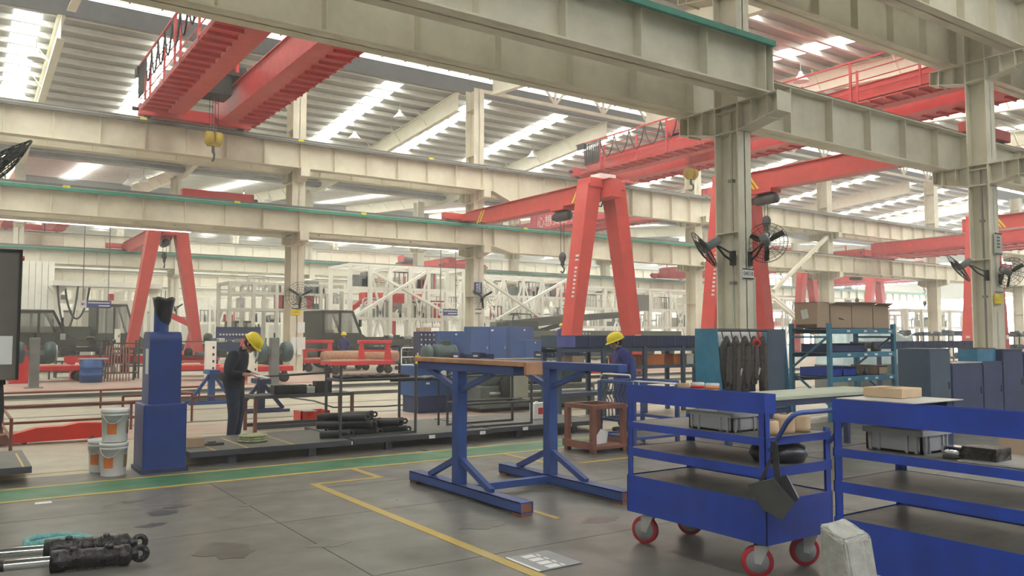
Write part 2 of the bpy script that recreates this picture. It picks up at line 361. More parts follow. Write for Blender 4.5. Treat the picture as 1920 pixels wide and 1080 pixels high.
# ridge monitors with louvred sides
for yr in (YB, 78.6):
    for s, yy in ((-1, yr-1.7), (1, yr+1.7)):
        part('monitor_skirt', MB().box(XL, XR, yy-.04, yy+.04, ZR-.02, 15.45), 'monitor_skirt', ce)
        yo = yy+s*.10
        part('louvre_light', MB().box(XL, XR, yo+.04*s-.01, yo+.04*s+.01, 15.42, 16.75), 'louvre_glow', ce)
        sl = MB()
        for k in range(6): sl.cbox(((XL+XR)/2, yy, 15.52+.18*k), (XR-XL, .10, .015), Matrix.Rotation(s*.6, 3, 'X'))
        part('louvre_slats', sl, 'purlin', ce)
        mm = MB().box(-.03, .03, -.06, .06, 0, 1.1).mesh('mullion', 'monitor_skirt')
        for k in range(int((XR-XL)/1.3)): link('mullion', mm, ce, (XL+.6+1.3*k, yy-s*.07, 15.66))
    part('monitor_roof', MB().box(XL, XR, yr-2.1, yr+2.1, 16.75, 16.85), 'roof_sheet', ce)
    tr = MB()
    if yr == YB:
        x = 22.0
        tr.box(22, 75, yr-.08, yr+.08, 14.25, 14.42).box(22, 75, yr-.07, yr+.07, 16.2, 16.34)
        while x < 74:
            tr.bar((x+1.75, yr, 14.4), (x+.2, yr, 16.2), .10).bar((x+1.75, yr, 14.4), (x+3.3, yr, 16.2), .10).box(x+1.70, x+1.80, yr-.05, yr+.05, 14.4, 16.2); x += 3.5
        part('ridge_truss', tr, 'cream', ce)
part('gutter', MB().box(XL, XR, YA-.4, YA+.4, 12.5, 12.75), 'grey_metal', ce); part('gutter', MB().box(XL, XR, 56.6, 57.4, 12.55, 12.8), 'grey_metal', ce)
# ---- outer walls
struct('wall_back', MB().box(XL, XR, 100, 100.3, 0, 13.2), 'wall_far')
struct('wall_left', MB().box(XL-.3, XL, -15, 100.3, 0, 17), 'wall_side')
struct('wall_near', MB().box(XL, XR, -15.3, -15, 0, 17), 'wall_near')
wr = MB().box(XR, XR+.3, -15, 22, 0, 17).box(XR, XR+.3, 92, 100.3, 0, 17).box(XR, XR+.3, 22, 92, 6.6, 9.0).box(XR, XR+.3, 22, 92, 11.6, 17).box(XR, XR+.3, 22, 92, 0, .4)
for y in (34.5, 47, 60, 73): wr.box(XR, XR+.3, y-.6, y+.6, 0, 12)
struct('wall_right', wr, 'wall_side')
for i, (y0, y1) in enumerate(((22, 33.9), (35.1, 46.4), (47.6, 59.4), (60.6, 72.4), (73.6, 92))):
    wf = MB()
    for z0, z1 in ((.4, 6.6), (9.0, 11.6)):
        for k in range(5): y = y0+(y1-y0)*k/4; wf.box(XR+.1, XR+.16, y-.05, y+.05, z0, z1)
        for k in range(1, 3): z = z0+(z1-z0)*k/3; wf.box(XR+.1, XR+.16, y0, y1, z-.04, z+.04)
    struct('window_%d' % (i+1), wf, 'grey_metal')
# ---- steel columns with corbels
def column(name_lab, x, y, ztop, corb, wx=.225, wy=.40, m='cream', reach=1.22):
    r = sroot('steel_column', name_lab)
    h = MB().box(x-wx, x+wx, y-wy, y-wy+.03, 0, ztop).box(x-wx, x+wx, y+wy-.03, y+wy, 0, ztop).box(x-.012, x+.012, y-wy, y+wy, 0, ztop)
    z = 1.2
    while z < ztop-1:
        h.box(x-wx, x+wx, y-wy+.03, y+wy-.03, z, z+.02); z += 2.4
    part('shaft', h, m, r)
    part('base_plate', MB().box(x-wx-.1, x+wx+.1, y-wy-.1, y+wy+.1, 0, .05), m, r)
    for zc in corb:
        c = MB(); t = .02
        for s in (-1, 1):
            ya, yb = y+s*wy, y+s*reach
            poly = [(ya, zc-.55), (yb, zc-.36), (yb, zc), (ya, zc)]
            c.prism(poly, (x-.012, 0, 0), (0, 1, 0), UP, (.024, 0, 0))
            c.prism([(ya, zc-.57), (yb, zc-.38), (yb, zc-.36), (ya, zc-.55)], (x-.2, 0, 0), (0, 1, 0), UP, (.4, 0, 0))
            c.box(x-.2, x+.2, min(ya, yb), max(ya, yb), zc-.025, zc)
            for q in (.35, .75): yy = ya+(yb-ya)*q; c.box(x-.19, x+.19, yy-.01, yy+.01, zc-.47, zc-.02)
            c.box(x-.2, x+.2, yb-.012, yb+.012, zc-.38, zc)
        c.box(x-wx-.01, x+wx+.01, y-wy-.015, y+wy+.015, zc-.03, zc).box(x-wx-.01, x+wx+.01, y-wy-.015, y+wy+.015, zc-.58, zc-.55)
        part('corbel', c, m, r)
    return r
Z1, Z2 = 6.15, 8.95       # undersides of low and high crane girders
colA1 = column('cream steel column nearest the camera, between fans, carrying the 04E10 plate', 12.63, 10.68, 12.6, (Z1, Z2), .185, .295)
colA2 = column('cream steel column at right edge with yellow notice', 22.52, 10.65, 12.6, (Z1, Z2), .23, .265)
column('row A column beyond the right edge', 38.1, YA, 12.6, (Z1, Z2), .25, .45)
colB = [column('row B column', x, YB, 14.3, (Z1, Z2), .3, .42) for x in (-6.0, 12.55, 22.0, 38.1, 51.7, 66.2, 81, 96)]
colC = [column('row C column', x, YC, 12.6, (Z1, Z2), .28, .42, 'cream_far') for x in (-6, 3.3, 12.55, 22, 31.5, 41, 51.7, 66, 81, 96)]
colD = [column('row D column', x, YD+.6, 14.3, (Z1, Z2), .28, .42, 'cream_far') for x in (-8, 2, 12, 22, 32, 42, 54, 68, 82, 97)]
# ---- crane runway girders
def girder(lab, y, x0, x1, zb, depth, m='cream', pitch=1.585, x_st=None, single_st=True, strip=None, haunch=None, endplate=None, fl_w=.25, marks=()):
    """welded plate girder along X; haunch = (xa, xb, extra): deeper by extra from xa (ramping to xb)"""
    r = sroot('crane_girder', lab); zt = zb+depth
    g_ = MB().box(x0, x1, y-.25, y+.25, zt-.03, zt)
    if haunch:
        xa, xb, ex = haunch
        g_.prism([(x0, zb), (xa, zb), (xb, zb-ex), (x1, zb-ex), (x1, zt), (x0, zt)], (0, y-.012, 0), (1, 0, 0), UP, (0, .024, 0))
        g_.prism([(x0, zb), (xa, zb), (xb, zb-ex), (x1, zb-ex), (x1, zb-ex+.03), (xb, zb-ex+.03), (xa, zb+.03), (x0, zb+.03)], (0, y-fl_w, 0), (1, 0, 0), UP, (0, 2*fl_w, 0))
    else:
        g_.box(x0, x1, y-.012, y+.012, zb, zt).box(x0, x1, y-fl_w, y+fl_w, zb, zb+.03)
    part('web_and_flanges', g_, m, r)
    part('running_rail', MB().box(x0, x1, y-.04, y+.04, zt, zt+.13).box(x0, x1, y-.14, y+.14, zt, zt+.02), 'rail_steel', r)
    xst = x0+.35 if x_st is None else x_st
    while xst-pitch > x0+.1: xst -= pitch
    n = int((x1-xst-.05)/pitch)
    def st(ex): return MB().box(-.012, .012, -fl_w+.05, -.012, .03-ex, depth-.03).box(-.012, .012, .012, fl_w-.05, .03-ex, depth-.03)
    if single_st:
        me = st(0).mesh('stiffener', m); me2 = st(haunch[2]).mesh('stiffener', m) if haunch else None
        for k in range(n+1):
            x = xst+k*pitch; link('stiffener', me2 if haunch and x > haunch[1] else me, r, (x, y, zb))
    else:
        a = MB()
        for k in range(n+1): x = xst+k*pitch; a.box(x-.012, x+.012, y-fl_w+.05, y+fl_w-.05, zb+.03, zt-.03)
        part('stiffeners', a, m, r)
    if strip: part('conductor_strip', MB().box(x0, x1, y-.36, y-.27, zt-.16, zt-.06).box(x0, x1, y-.27, y-.25, zt-.12, zt-.02), strip, r)
    for x in marks: part('marker', MB().box(x-.12, x+.12, y-.30, y-.24, zt-.04, zt+.06), 'mark_yellow', r)
    if endplate: part('end_plate', MB().box(endplate-.02, endplate, y-.27, y+.27, zb-.03, zt), m, r)
    return r
girder('front girder ending at the nearest column, teal strip on top', 9.90, XL, 12.55, Z1, 1.02, x_st=10.86, strip='teal_strip', endplate=12.58)
girder('near row rear girder', 11.70, XL, 110, Z1, 1.12, x_st=10.86)
girder('high front girder', 9.90, 12.9, 110, Z2+.2, 1.3, x_st=13.6)
girder('high rear girder', 11.70, 12.9, 110, Z2+.2, 1.3, x_st=13.6)
girder('middle row low girder', 34.65, XL, 22.0, Z1, 1.02, x_st=21.94, strip='teal_strip', marks=(3.4, 9.7, 15.4))
girder('middle row low girder', 34.65, 22.03, 38.1, Z1, 1.02, x_st=22.6, haunch=(22.5, 23.6, .28), strip='teal_strip', marks=(24.5,))
girder('middle row low girder', 34.65, 38.13, 110, Z1, 1.12, x_st=44.41)
girder('middle row high girder', 34.65, XL, 22.0, Z2, 1.2, x_st=21.94, strip='rail_steel', marks=(6.0, 12.4, 18.9))
girder('middle row high girder', 34.65, 22.03, 38.1, Z2, 1.2, x_st=22.6, haunch=(22.5, 23.6, .45), strip='rail_steel')
girder('middle row high girder', 34.65, 38.13, 110, Z2, 1.25, x_st=44.41, strip='rail_steel')
girder('middle row far side low girder', 36.25, XL, 110, Z1, 1.02, single_st=False)
girder('middle row far side high girder', 36.25, XL, 110, Z2, 1.2, single_st=False)
for y, s in ((58.6, 'teal_strip'), (60.2, None)):
    girder('third row low girder', y, XL, 110, Z1, 1.0, 'cream_far', single_st=False, strip=s)
    girder('third row high girder', y, XL, 110, Z2, 1.2, 'cream_far', single_st=False)
girder('fourth row low girder', 77.8, XL, 110, Z1, 1.0, 'cream_far', single_st=False); girder('fourth row high girder', 77.8, XL, 110, Z2, 1.2, 'cream_far', single_st=False)
girder('fifth row low girder', 96, XL, 110, Z1-.6, 1.3, 'cream_far', single_st=False)
# strip lamps under the middle row low girder
for k, (xa, xb) in enumerate(((1.3, 8.3), (13.1, 17.7), (17.9, 21.5))):
    t = thing('strip_light', ('long white strip lamp run under the middle girder, left of the A-frame', 'long white strip lamp run under the middle girder, right of the left A-frame', 'white strip lamp run under the middle girder beside the second column')[k], 'lamp', ((xa+xb)/2, 36.25, Z1-.12))
    part('tube', MB().box(-(xb-xa)/2, (xb-xa)/2, -.03, .03, -.04, 0), 'strip_lamp', t); part('batten', MB().box(-(xb-xa)/2, (xb-xa)/2, -.05, .05, 0, .12), 'white', t)
# ================================================================== OVERHEAD CRANES
def tubebox(x0, x1, y0, y1, z0, z1): return MB().box(x0, x1, y0, y1, z0, z1)
def bridge_crane(lab, x, ya, yb, zr, trol_y, hook_drop=1.5, m='crane_red', rail=True, festoon=True, depth=.95, detail=True):
    """double girder crane along Y; x = left edge of its walkway, zr = rail top; local origin at (x, ya, zr)"""
    L_ = yb-ya
    r = thing('overhead_crane', lab, 'crane', (x, ya, zr))
    zb = .02
    for k, xa in enumerate((.95, 2.95)):
        g_ = MB().prism([(.15, zb+.38), (1.2, zb), (L_-1.2, zb), (L_-.15, zb+.38), (L_-.15, zb+depth), (.15, zb+depth)], (xa, 0, 0), (0, 1, 0), UP, (.62, 0, 0))
        g_.box(xa-.06, xa+.68, .15, L_-.15, zb+depth, zb+depth+.03)
        gg = part('bridge_girder', g_, m, r)
        part('trolley_rail', MB().box(xa+.28, xa+.34, .2, L_-.2, zb+depth+.03, zb+depth+.11), 'rail_steel', gg)
        wx = (0.0, .90) if k == 0 else (xa+.66, xa+1.5)
        w = MB().box(wx[0], wx[1], .8, L_-.8, zb+.05, zb+.09).box(wx[0] if k == 0 else wx[1]-.05, (wx[0]+.05) if k == 0 else wx[1], .8, L_-.8, zb+.0, zb+.16)
        y = 1.0
        while y < L_-1: w.box(wx[0], wx[1], y-.03, y+.03, zb-.06, zb+.05); y += .62
        part('walkway', w, m, r)
    for yy in (0, L_):
        part('end_carriage', MB().bbox(.1, 4.5, yy-.2, yy+.2, .06, .52, .03), m, r)
        for xx in (.45, 4.1): part('wheel', MB().lathe([(.05, -.1), (.2, -.1), (.2, .1), (.05, .1)], (xx, yy, .19), (0, 1, 0), 16), 'dark_metal', r)
        part('buffer', MB().tube((.1, yy, .3), (-.12, yy, .3), .07, .09, 10), 'black_metal', r); part('buffer', MB().tube((4.5, yy, .3), (4.72, yy, .3), .07, .09, 10), 'black_metal', r)
    if rail:
        ps = MB(); hr = MB(); y = 1.0
        while y < L_-.8: part('railing_post', MB().box(-.02, .05, y-.035, y+.035, zb, zb+1.25), m, r); y += 2.4
        for z in (.45, .85, 1.2): hr.tube((.015, .9, zb+z), (.015, L_-.9, zb+z), .022, n=6)
        part('handrail', hr, m, r)
    if festoon:
        b = MB().box(-.16, -.10, .9, L_-.6, zb+1.55, zb+1.62); y = 1.2
        while y < L_-.8: b.box(-.15, -.08, y-.04, y+.04, zb, zb+1.6); y += 4.8
        part('festoon_beam', b, m, r)
        pts = []; y = L_-1.3; step = .16
        for k in range(15):
            s = step if k < 8 else 1.1
            c = MB()
            lo = zb+.35 if k < 8 else zb+.55
            c.path([(-.13, y-s*t, zb+1.55-(1.55-lo+zb)*math.sin(math.pi*t)**.8) for t in [i/8 for i in range(9)]], .03, 6)
            part('festoon_cable', c, 'black_metal', r); y -= s
        part('cable_trolley', MB().box(-.2, -.06, L_-1.35, L_-.75, zb+1.3, zb+1.6), 'black_metal', r)
    ty = trol_y-ya
    t = part('hoist_trolley', MB().box(1.0, 3.6, ty-.7, ty+.7, zb+depth+.2, zb+depth+.34).box(1.75, 2.75, ty-.55, ty+.55, zb+depth-.55, zb+depth+.25), 'black_metal', r)
    part('hoist_drum', MB().lathe([(.12, -.75), (.3, -.75), (.3, .75), (.12, .75)], (2.1, ty, zb+depth+.62), (1, 0, 0), 18), 'dark_metal', r)
    part('hoist_motor', MB().lathe([(.1, -.4), (.22, -.35), (.22, .3), (.12, .4)], (3.1, ty+.1, zb+depth+.6), (1, 0, 0), 14), 'dark_metal', r)
    for xq in (1.2, 2.9): part('hoist_frame', MB().box(xq, xq+.1, ty-.6, ty+.6, zb+depth+.3, zb+depth+1.0), m, r)
    hz_ = zb+depth-.55-hook_drop
    rp = MB()
    for dx in (-.16, -.05, .05, .16): rp.tube((2.25+dx, ty, hz_+.3), (2.25+dx, ty, zb+depth-.5), .012, n=5)
    part('wire_rope', rp, 'dark_metal', r)
    hb = part('hook_block', MB().lathe([(.08, -.13), (.26, -.12), (.26, .12), (.08, .13)], (2.1, ty, hz_+.15), (1, 0, 0), 16).lathe([(.08, -.13), (.26, -.12), (.26, .12), (.08, .13)], (2.42, ty, hz_+.15), (1, 0, 0), 16).box(2.02, 2.5, ty-.09, ty+.09, hz_-.15, hz_+.05), 'hoist_yellow', r)
    c0 = Vector((2.25, ty, hz_-.55))
    part('hook', MB().path([(2.25, ty, hz_-.15), (2.25, ty, hz_-.33)]+arc(c0, (0, 0, 1), (0, 1, 0), .17, 0, -4.2, 12), [.05, .06]+[.055-.003*i for i in range(13)], 8), 'dark_metal', hb)
    return r
RT = Z2+1.2+.13
cr1 = bridge_crane('red double girder overhead crane at upper left with black festoon cables', 5.75, 11.70, 34.65, Z2+1.2+.13, 31.7, 1.75)
cr2 = bridge_crane('red double girder overhead crane with railings behind the nearest column', 27.75, 11.70, 34.65, Z2+1.2+.13, 28.0, 1.2)
cr3 = bridge_crane('red overhead crane carrying the white lettered banner', 39.6, 36.25, 58.6, Z2+1.2+.13, 50, 2.0, festoon=False)
cr4 = bridge_crane('hazy red overhead crane at right beyond the middle girder row', 57.0, 36.25, 58.6, Z1+1.15, 45, .5, festoon=False)
cr5 = bridge_crane('hazy pink overhead crane farthest to the right', 80.0, 36.25, 58.6, Z1+1.15, 45, 1.0, festoon=False, rail=False)
a_ = AY(340, 362, 36.25); b_ = AY(474, 372, 36.25)
cr6 = thing('crane_carriage', 'long red crane end carriage on the middle row low girder', 'crane carriage', (a_.x, 36.25, Z1+1.15))
part('beam', MB().bbox(0, b_.x-a_.x, -.2, .2, .08, .55, .03), 'crane_red', cr6); part('buffer', MB().tube((b_.x-a_.x, 0, .3), (b_.x-a_.x+.2, 0, .3), .08, n=10), 'black_metal', cr6)
for q in (.5, b_.x-a_.x-.5): part('wheel', MB().lathe([(.05, -.09), (.16, -.09), (.16, .09), (.05, .09)], (q, 0, .16), (0, 1, 0), 14), 'dark_metal', cr6)
cr7 = bridge_crane('faint red overhead crane far behind at left edge', 3.0, 60.2, 77.8, Z2+1.33, 66, 1.0, festoon=False)
cr8 = bridge_crane('faint red overhead crane far behind the second middle column', 34.0, 60.2, 77.8, Z1+1.15, 70, 1.0, festoon=False, rail=False)
cr9 = bridge_crane('red overhead crane past the right edge column', 55.0, 11.70, 34.65, Z1+1.25, 18, .6, festoon=False, rail=False)
# banner on the third crane
bn = thing('banner', 'red cloth banner with white lettering hung along a crane girder', 'banner', (39.6, 54.9, 10.33))
part('cloth', MB().box(-.02, 0, -12.5, 0, .0, 1.25), 'banner', bn)
text_mesh('心想安全不', 1.0, bn, 'paper', (-.03, -1.0, .52), (math.pi/2, 0, -math.pi/2), align='LEFT')
# ================================================================== SEMI-GANTRY CRANES
def gantry(lab, x, y_leg, y_rail, zr, m='gantry_red', hook_f=.35, hook_drop=1.6, text=True, hatch=True, spread=1.73):
    """A-frame leg at y_leg, girder to the runway rail at y_rail; origin at the leg's foot centre"""
    r = thing('gantry_crane', lab, 'gantry crane', (x, y_leg, 0)); D = y_rail-y_leg; sg = 1 if D > 0 else -1
    zt = zr+.28
    part('bridge_girder', MB().prism([(-.9*sg, zt-.60), (D-2.2*sg, zt-.60), (D-.7*sg, zt-.30), (D, zt-.30), (D, zt+.05), (-.9*sg, zt+.05)], (-.26, 0, 0), (0, 1, 0), UP, (.52, 0, 0)).box(-.36, .36, min(-.9*sg, D-.7*sg), max(-.9*sg, D-.7*sg), zt+.05, zt+.08).box(-.3, .3, min(-.9*sg, D-2.2*sg), max(-.9*sg, D-2.2*sg), zt-.63, zt-.60), m, r)
    part('end_carriage', MB().bbox(-1.25, 1.25, D-.16, D+.16, zr+.03, zr+.36, .03), m, r)
    for s in (-1, 1): part('wheel', MB().lathe([(.05, -.07), (.15, -.07), (.15, .07), (.05, .07)], (s*.95, D, zr+.15), (0, 1, 0), 14), 'dark_metal', r)
    part('saddle_beam', MB().bbox(-.88, .88, -.42, .42, zt-.24, zt+.14, .03).prism([(-.3, zt-.24), (.3, zt-.24), (.08, zt-.6), (-.08, zt-.6)], (0, -.43, 0), (1, 0, 0), UP, (0, .86, 0)), m, r)
    for s in (-1, 1):
        tx, bx = s*.62, s*spread
        leg = MB(); w0, w1 = .33, .23
        vs = [(tx-w0, -.36, zt-.1), (tx+w0, -.36, zt-.1), (tx+w0, .36, zt-.1), (tx-w0, .36, zt-.1), (bx-w1, -.3, .42), (bx+w1, -.3, .42), (bx+w1, .3, .42), (bx-w1, .3, .42)]
        leg.add(vs, [(0, 1, 2, 3), (7, 6, 5, 4), (0, 4, 5, 1), (1, 5, 6, 2), (2, 6, 7, 3), (3, 7, 4, 0)])
        lo = part('leg', leg, m, r)
        if text:
            d = Vector((tx-bx, 0, zt-.5)).normalized(); tm = MB()
            if s < 0:
                for k in range(11):
                    if k == 2: continue
                    c = Vector((tx-w0, -.34, zt-.1)).lerp(Vector((bx-w1, -.3, .42)), .40+.022*k)
                    tm.cbox(c+Vector((-.012, .16, 0)), (.02, .12 if k > 2 else .18, .075))
                part('lettering', tm, 'paper', lo)['kind'] = 'stuff'
            part('paper_tag', MB().cbox(Vector((bx-w1+.0, 0, 1.55)).lerp(Vector((tx-w0, 0, 1.55)), .12) if s < 0 else (bx-.15, -.335, 1.55), (.03, .2, .12) if s < 0 else (.28, .02, .2)), 'paper', lo)
    part('ground_beam', MB().bbox(-spread-.5, spread+.5, -.2, .2, .16, .44, .03), m, r)
    for s in (-1, 1):
        part('wheel', MB().lathe([(.05, -.07), (.14, -.07), (.14, .07), (.05, .07)], (s*(spread+.2), .0, .23), (0, 1, 0), 14), 'dark_metal', r)
    if hatch:
        for q in (.10, .12, .14, .82, .84):
            yy = D*q
            h = MB().prism([(yy, zt-.58), (yy+.10, zt-.58), (yy-.45*sg+.10, zt+.03), (yy-.45*sg, zt+.03)], (-.275, 0, 0), (0, 1, 0), UP, (.012, 0, 0))
            part('hatch_stripe', h, 'mark_yellow', r)
    hy = D*hook_f
    t = part('hoist', MB().lathe([(.1, -.5), (.2, -.47), (.2, .4), (.13, .42), (.13, .6), (.05, .62)], (0, hy, zt-.98), (0, 1, 0), 16).box(-.06, .06, hy-.35, hy+.35, zt-.9, zt-.6), 'dark_metal', r)
    part('hoist_wheels', MB().box(-.3, .3, hy-.45, hy+.45, zt-.76, zt-.62), m, r)
    hz_ = zt-1.3-hook_drop
    part('wire_rope', MB().tube((-.09, hy, hz_+.1), (-.09, hy, zt-1.0), .014, n=5).tube((.09, hy, hz_+.1), (.09, hy, zt-1.0), .014, n=5), 'dark_metal', r)
    hb = part('hook_block', MB().sphere((0, hy, hz_), .19, 12, 8, (.7, 1, 1.15)).box(-.06, .06, hy-.06, hy+.06, hz_-.35, hz_-.1), 'dark_metal', r)
    part('hook', MB().path([(0, hy, hz_-.3)]+arc((0, hy, hz_-.52), (0, 0, 1), (0, 1, 0), .12, 0, -4.2, 10), .035, 6), 'dark_metal', hb)
    part('cable_box', MB().box(-.3, .5, -.3, .3, zt+.15, zt+.36), 'white', r)
    cb = MB()
    for k in range(4): cb.path([(-.25+.16*k, -.1*sg+.0, zt-.1), (-.27+.16*k, .25*sg, zt-.75-.1*(k % 2)), (-.2+.16*k, .5*sg, zt-.78)], .03, 5)
    part('cable_loops', cb, 'black_metal', r)
    return r
ZLR = Z1+1.02+.13
ga1 = gantry('red A-frame gantry crane standing in the middle behind the blue racks', 20.95, 24.27, 34.65, ZLR, hook_f=.24, hook_drop=1.4)
ga2 = gantry('red A-frame gantry crane at left behind the blue tool column', 9.4, 46.25, 58.6, ZLR, hook_f=.05, hook_drop=.35, hatch=False, text=False)
ga3 = gantry('red A-frame gantry crane behind the nearest cream column', 25.0, 20.98, 11.70, Z1+1.12+.13, hook_f=.15, hook_drop=.5)
ga4 = gantry('red A-frame gantry crane behind the right edge column', 44.2, 20.98, 11.70, Z1+1.12+.13, hook_f=.5)
ga5 = gantry('faded red A-frame gantry crane seen above the cardboard boxes, left one', 64.6, 46.25, 36.25, ZLR, hook_f=.5, hatch=False, text=False)
ga6 = gantry('faded red A-frame gantry crane seen above the cardboard boxes, right one', 75.5, 46.25, 36.25, ZLR, hook_f=.5, hatch=False, text=False)
# ================================================================== FANS, PLATES AND LAMPS ON THE COLUMNS
def fan(lab, c, axis, foot, R=.38, fine=True, motor_back=.28, group='industrial wall fans'):
    """guard centre c, axis points where the air goes, foot = fixing point on the column"""
    c = Vector(c); ax = _unit(axis); u, v = _frame(ax); foot = Vector(foot)
    r = thing('wall_fan', lab, 'fan', foot, group=group); off = foot
    g_ = MB()
    if fine:
        rings = (R, R*.82, R*.64, R*.46, R*.28)
        for s in (-1, 1):
            for k, rr in enumerate(rings):
                d = s*.085*math.cos(rr/R*math.pi/2*.98)
                g_.torus(c+ax*d-off, ax, rr, .007 if k == 0 else .004, 24, 4)
            for i in range(18):
                a = 2*math.pi*i/18; e = u*math.cos(a)+v*math.sin(a)
                g_.path([c+e*rr*1.0+ax*(s*.085*math.cos(rr/R*math.pi/2*.98))-off for rr in (R, R*.7, R*.35, R*.1)], .0035, 4)
        part('guard', g_, 'black_metal', r)
    bl = MB().prism([(.03, -.03), (R*.5, -.07), (R*.93, -.045), (R*.93, .05), (R*.5, .045), (.03, .03)], (0, 0, -.006), (1, 0, 0), (0, .9, .43), (0, -.005, .011)).mesh('blade', 'black_metal')
    Rm = Matrix((u, v, ax)).transposed().to_euler('XYZ')
    for k in range(3):
        a = 2*math.pi*k/3+.5; q = Matrix((u, v, ax)).transposed() @ Matrix.Rotation(a, 3, 'Z')
        link('blade', bl, r, c-off, q.to_euler())
    part('motor', MB().lathe([(.03, .05), (.075, .02), (.085, -.05), (.085, -motor_back), (.05, -motor_back-.02)], c-off, ax, 14), 'machine_grey', r)
    m_ = c-ax*(motor_back*.8)-off
    part('bracket', MB().path([m_-Vector((0, 0, .06)), m_*.5-Vector((0, 0, .16)), (0, 0, -.16)], .022, 6).path([m_-Vector((0, 0, .06)), (0, 0, -.02)], .018, 6).cbox((0, 0, -.1), (.10, .08, .28)), 'black_metal', r)
    return r
RTv = _rt; FWh = Vector((math.sin(TH), math.cos(TH), 0))
c = AY(1320, 468, 10.75); fan('black cage fan edge-on at the left side of the nearest column', c, Vector((-.673, .74, 0))*.82-UP*.55-FWh*.12, (12.44, 10.55, c.z-.05), .40, motor_back=.34)
c = AY(1437, 455, 10.1); fan('black cage fan seen from behind at right side of nearest column', c, FWh*.85+RTv*.45-UP*.22, (12.72, 10.38, AY(1402, 480, 10.36).z+.05), .40)
c = AY(1797, 503, 10.7); fan('black cage fan edge-on at the left side of the right edge column', c, Vector((-.452, .892, 0))*.82-UP*.55-FWh*.12, (22.28, 10.5, c.z-.05), .42, motor_back=.34)
c = AY(1893, 512, 10.1); fan('dark cage fan past the right side of the right edge column', c, FWh*.4+RTv*.85-UP*.3, (22.7, 10.38, c.z-.05), .42)
c = AY(-4, 312, 8.5); fl_ = fan('large dark cage fan cut off by the left edge high up', c, RTv*.45+FWh*.5-UP*.6, c+Vector((-.5, -.2, .1)), .36)
q_ = Vector(fl_.location); part('drop_rod', MB().path([(0, 0, 0), (0, 0, 5.95-q_.z), (0, .12, 6.08-q_.z), (0, 9.85-q_.y, 6.12-q_.z)], .03, 8), 'black_metal', fl_)
c = AY(563, 555, 34.6); fan('black bladed fan on the second column of the middle row', c, -FWh*.8-UP*.2+RTv*.2, (12.7, 34.97, c.z), .62, motor_back=.3)
c = AY(905, 557, 34.6); fan('black bladed fan on the third column of the middle row', c, -FWh*.8-UP*.2-RTv*.2, (22.15, 34.97, c.z), .62, motor_back=.3)
c = AY(330, 577, 34.6+24); fan('small black fan on a far column behind the blue bag', c, -FWh*.8-UP*.2, c+Vector((0, .4, 0)), .6, motor_back=.3, fine=False)
def plate(name, lab, cat, px0, py0, px1, py1, Y, m, mark=None, t=.02):
    a = AY(px0, py0, Y); b = AY(px1, py1, Y); o = Vector((a.x, Y, b.z))
    r = thing(name, lab, cat, o)
    w, h = b.x-a.x, a.z-b.z
    part('board', MB().box(0, w, -t, 0, 0, h), m, r)
    return r, w, h
p_, w, h = plate('location_sign', 'small white plate reading 04E10 on the nearest column', 'sign', 1391, 503, 1412, 524, 10.378, 'paper')
part('bar', MB().box(0, w, -.024, -.02, h*.88, h), 'black_metal', p_); part('bar', MB().box(0, w, -.024, -.02, 0, h*.12), 'black_metal', p_)
text_mesh('04E10', h*.55, p_, 'dark_metal', (w/2, -.022, h/2), (math.pi/2, 0, 0))
p_, w, h = plate('location_sign', 'tall grey plate with black bars on the right edge column', 'sign', 1863, 436, 1878, 478, 10.34, 'beige')
part('bar', MB().box(0, w, -.024, -.02, h*.93, h), 'black_metal', p_); part('bar', MB().box(0, w, -.024, -.02, 0, h*.06), 'black_metal', p_)
for i, row in enumerate((.75, .6, .45, .3)):
    part('text_row', MB().box(w*.3, w*.7, -.023, -.02, h*row, h*(row+.08)), 'dark_metal', p_)
p_, w, h = plate('notice', 'yellow notice on the right edge column', 'sign', 1864, 551, 1880, 570, 10.34, 'yellow'); part('bar', MB().box(0, w, -.024, -.02, h*1.15, h*1.25), 'black_metal', p_)
p_, w, h = plate('notice', 'yellow notice on the second middle row column', 'sign', 545, 580, 563, 591, 34.97, 'yellow', t=.04)
part('text_row', MB().box(w*.2, w*.8, -.045, -.04, h*.45, h*.6), 'hoist_yellow', p_)
p_, w, h = plate('location_sign', 'barred white plate above the yellow notice', 'sign', 547, 570, 561, 579, 34.97, 'paper', t=.04)
part('bar', MB().box(0, w, -.045, -.04, h*.85, h), 'black_metal', p_); part('bar', MB().box(0, w, -.045, -.04, 0, h*.15), 'black_metal', p_)
p_, w, h = plate('location_sign', 'barred white plate under the fan of the third middle column', 'sign', 890, 579, 902, 588, 34.97, 'paper', t=.04)
part('bar', MB().box(0, w, -.045, -.04, h*.8, h), 'black_metal', p_); part('bar', MB().box(0, w, -.045, -.04, 0, h*.15), 'black_metal', p_)
p_, w, h = plate('notice_board', 'dark blue board with rows of white text on the third middle column', 'sign', 889, 529, 903, 552, 34.97, 'sign_blue', t=.05)
for k in range(6):
    part('text_row', MB().box(w*.22, w*.45, -.056, -.05, h*(.12+.13*k), h*(.2+.13*k)), 'paper', p_); part('text_row', MB().box(w*.55, w*.78, -.056, -.05, h*(.18+.13*k), h*(.26+.13*k)), 'paper', p_)
p_, w, h = plate('notice', 'white notice with black pictogram beside third middle column', 'sign', 904.5, 602, 911, 614, 34.9, 'paper', t=.05); part('pictogram', MB().box(w*.35, w*.65, -.056, -.05, h*.2, h*.65), 'black_metal', p_)
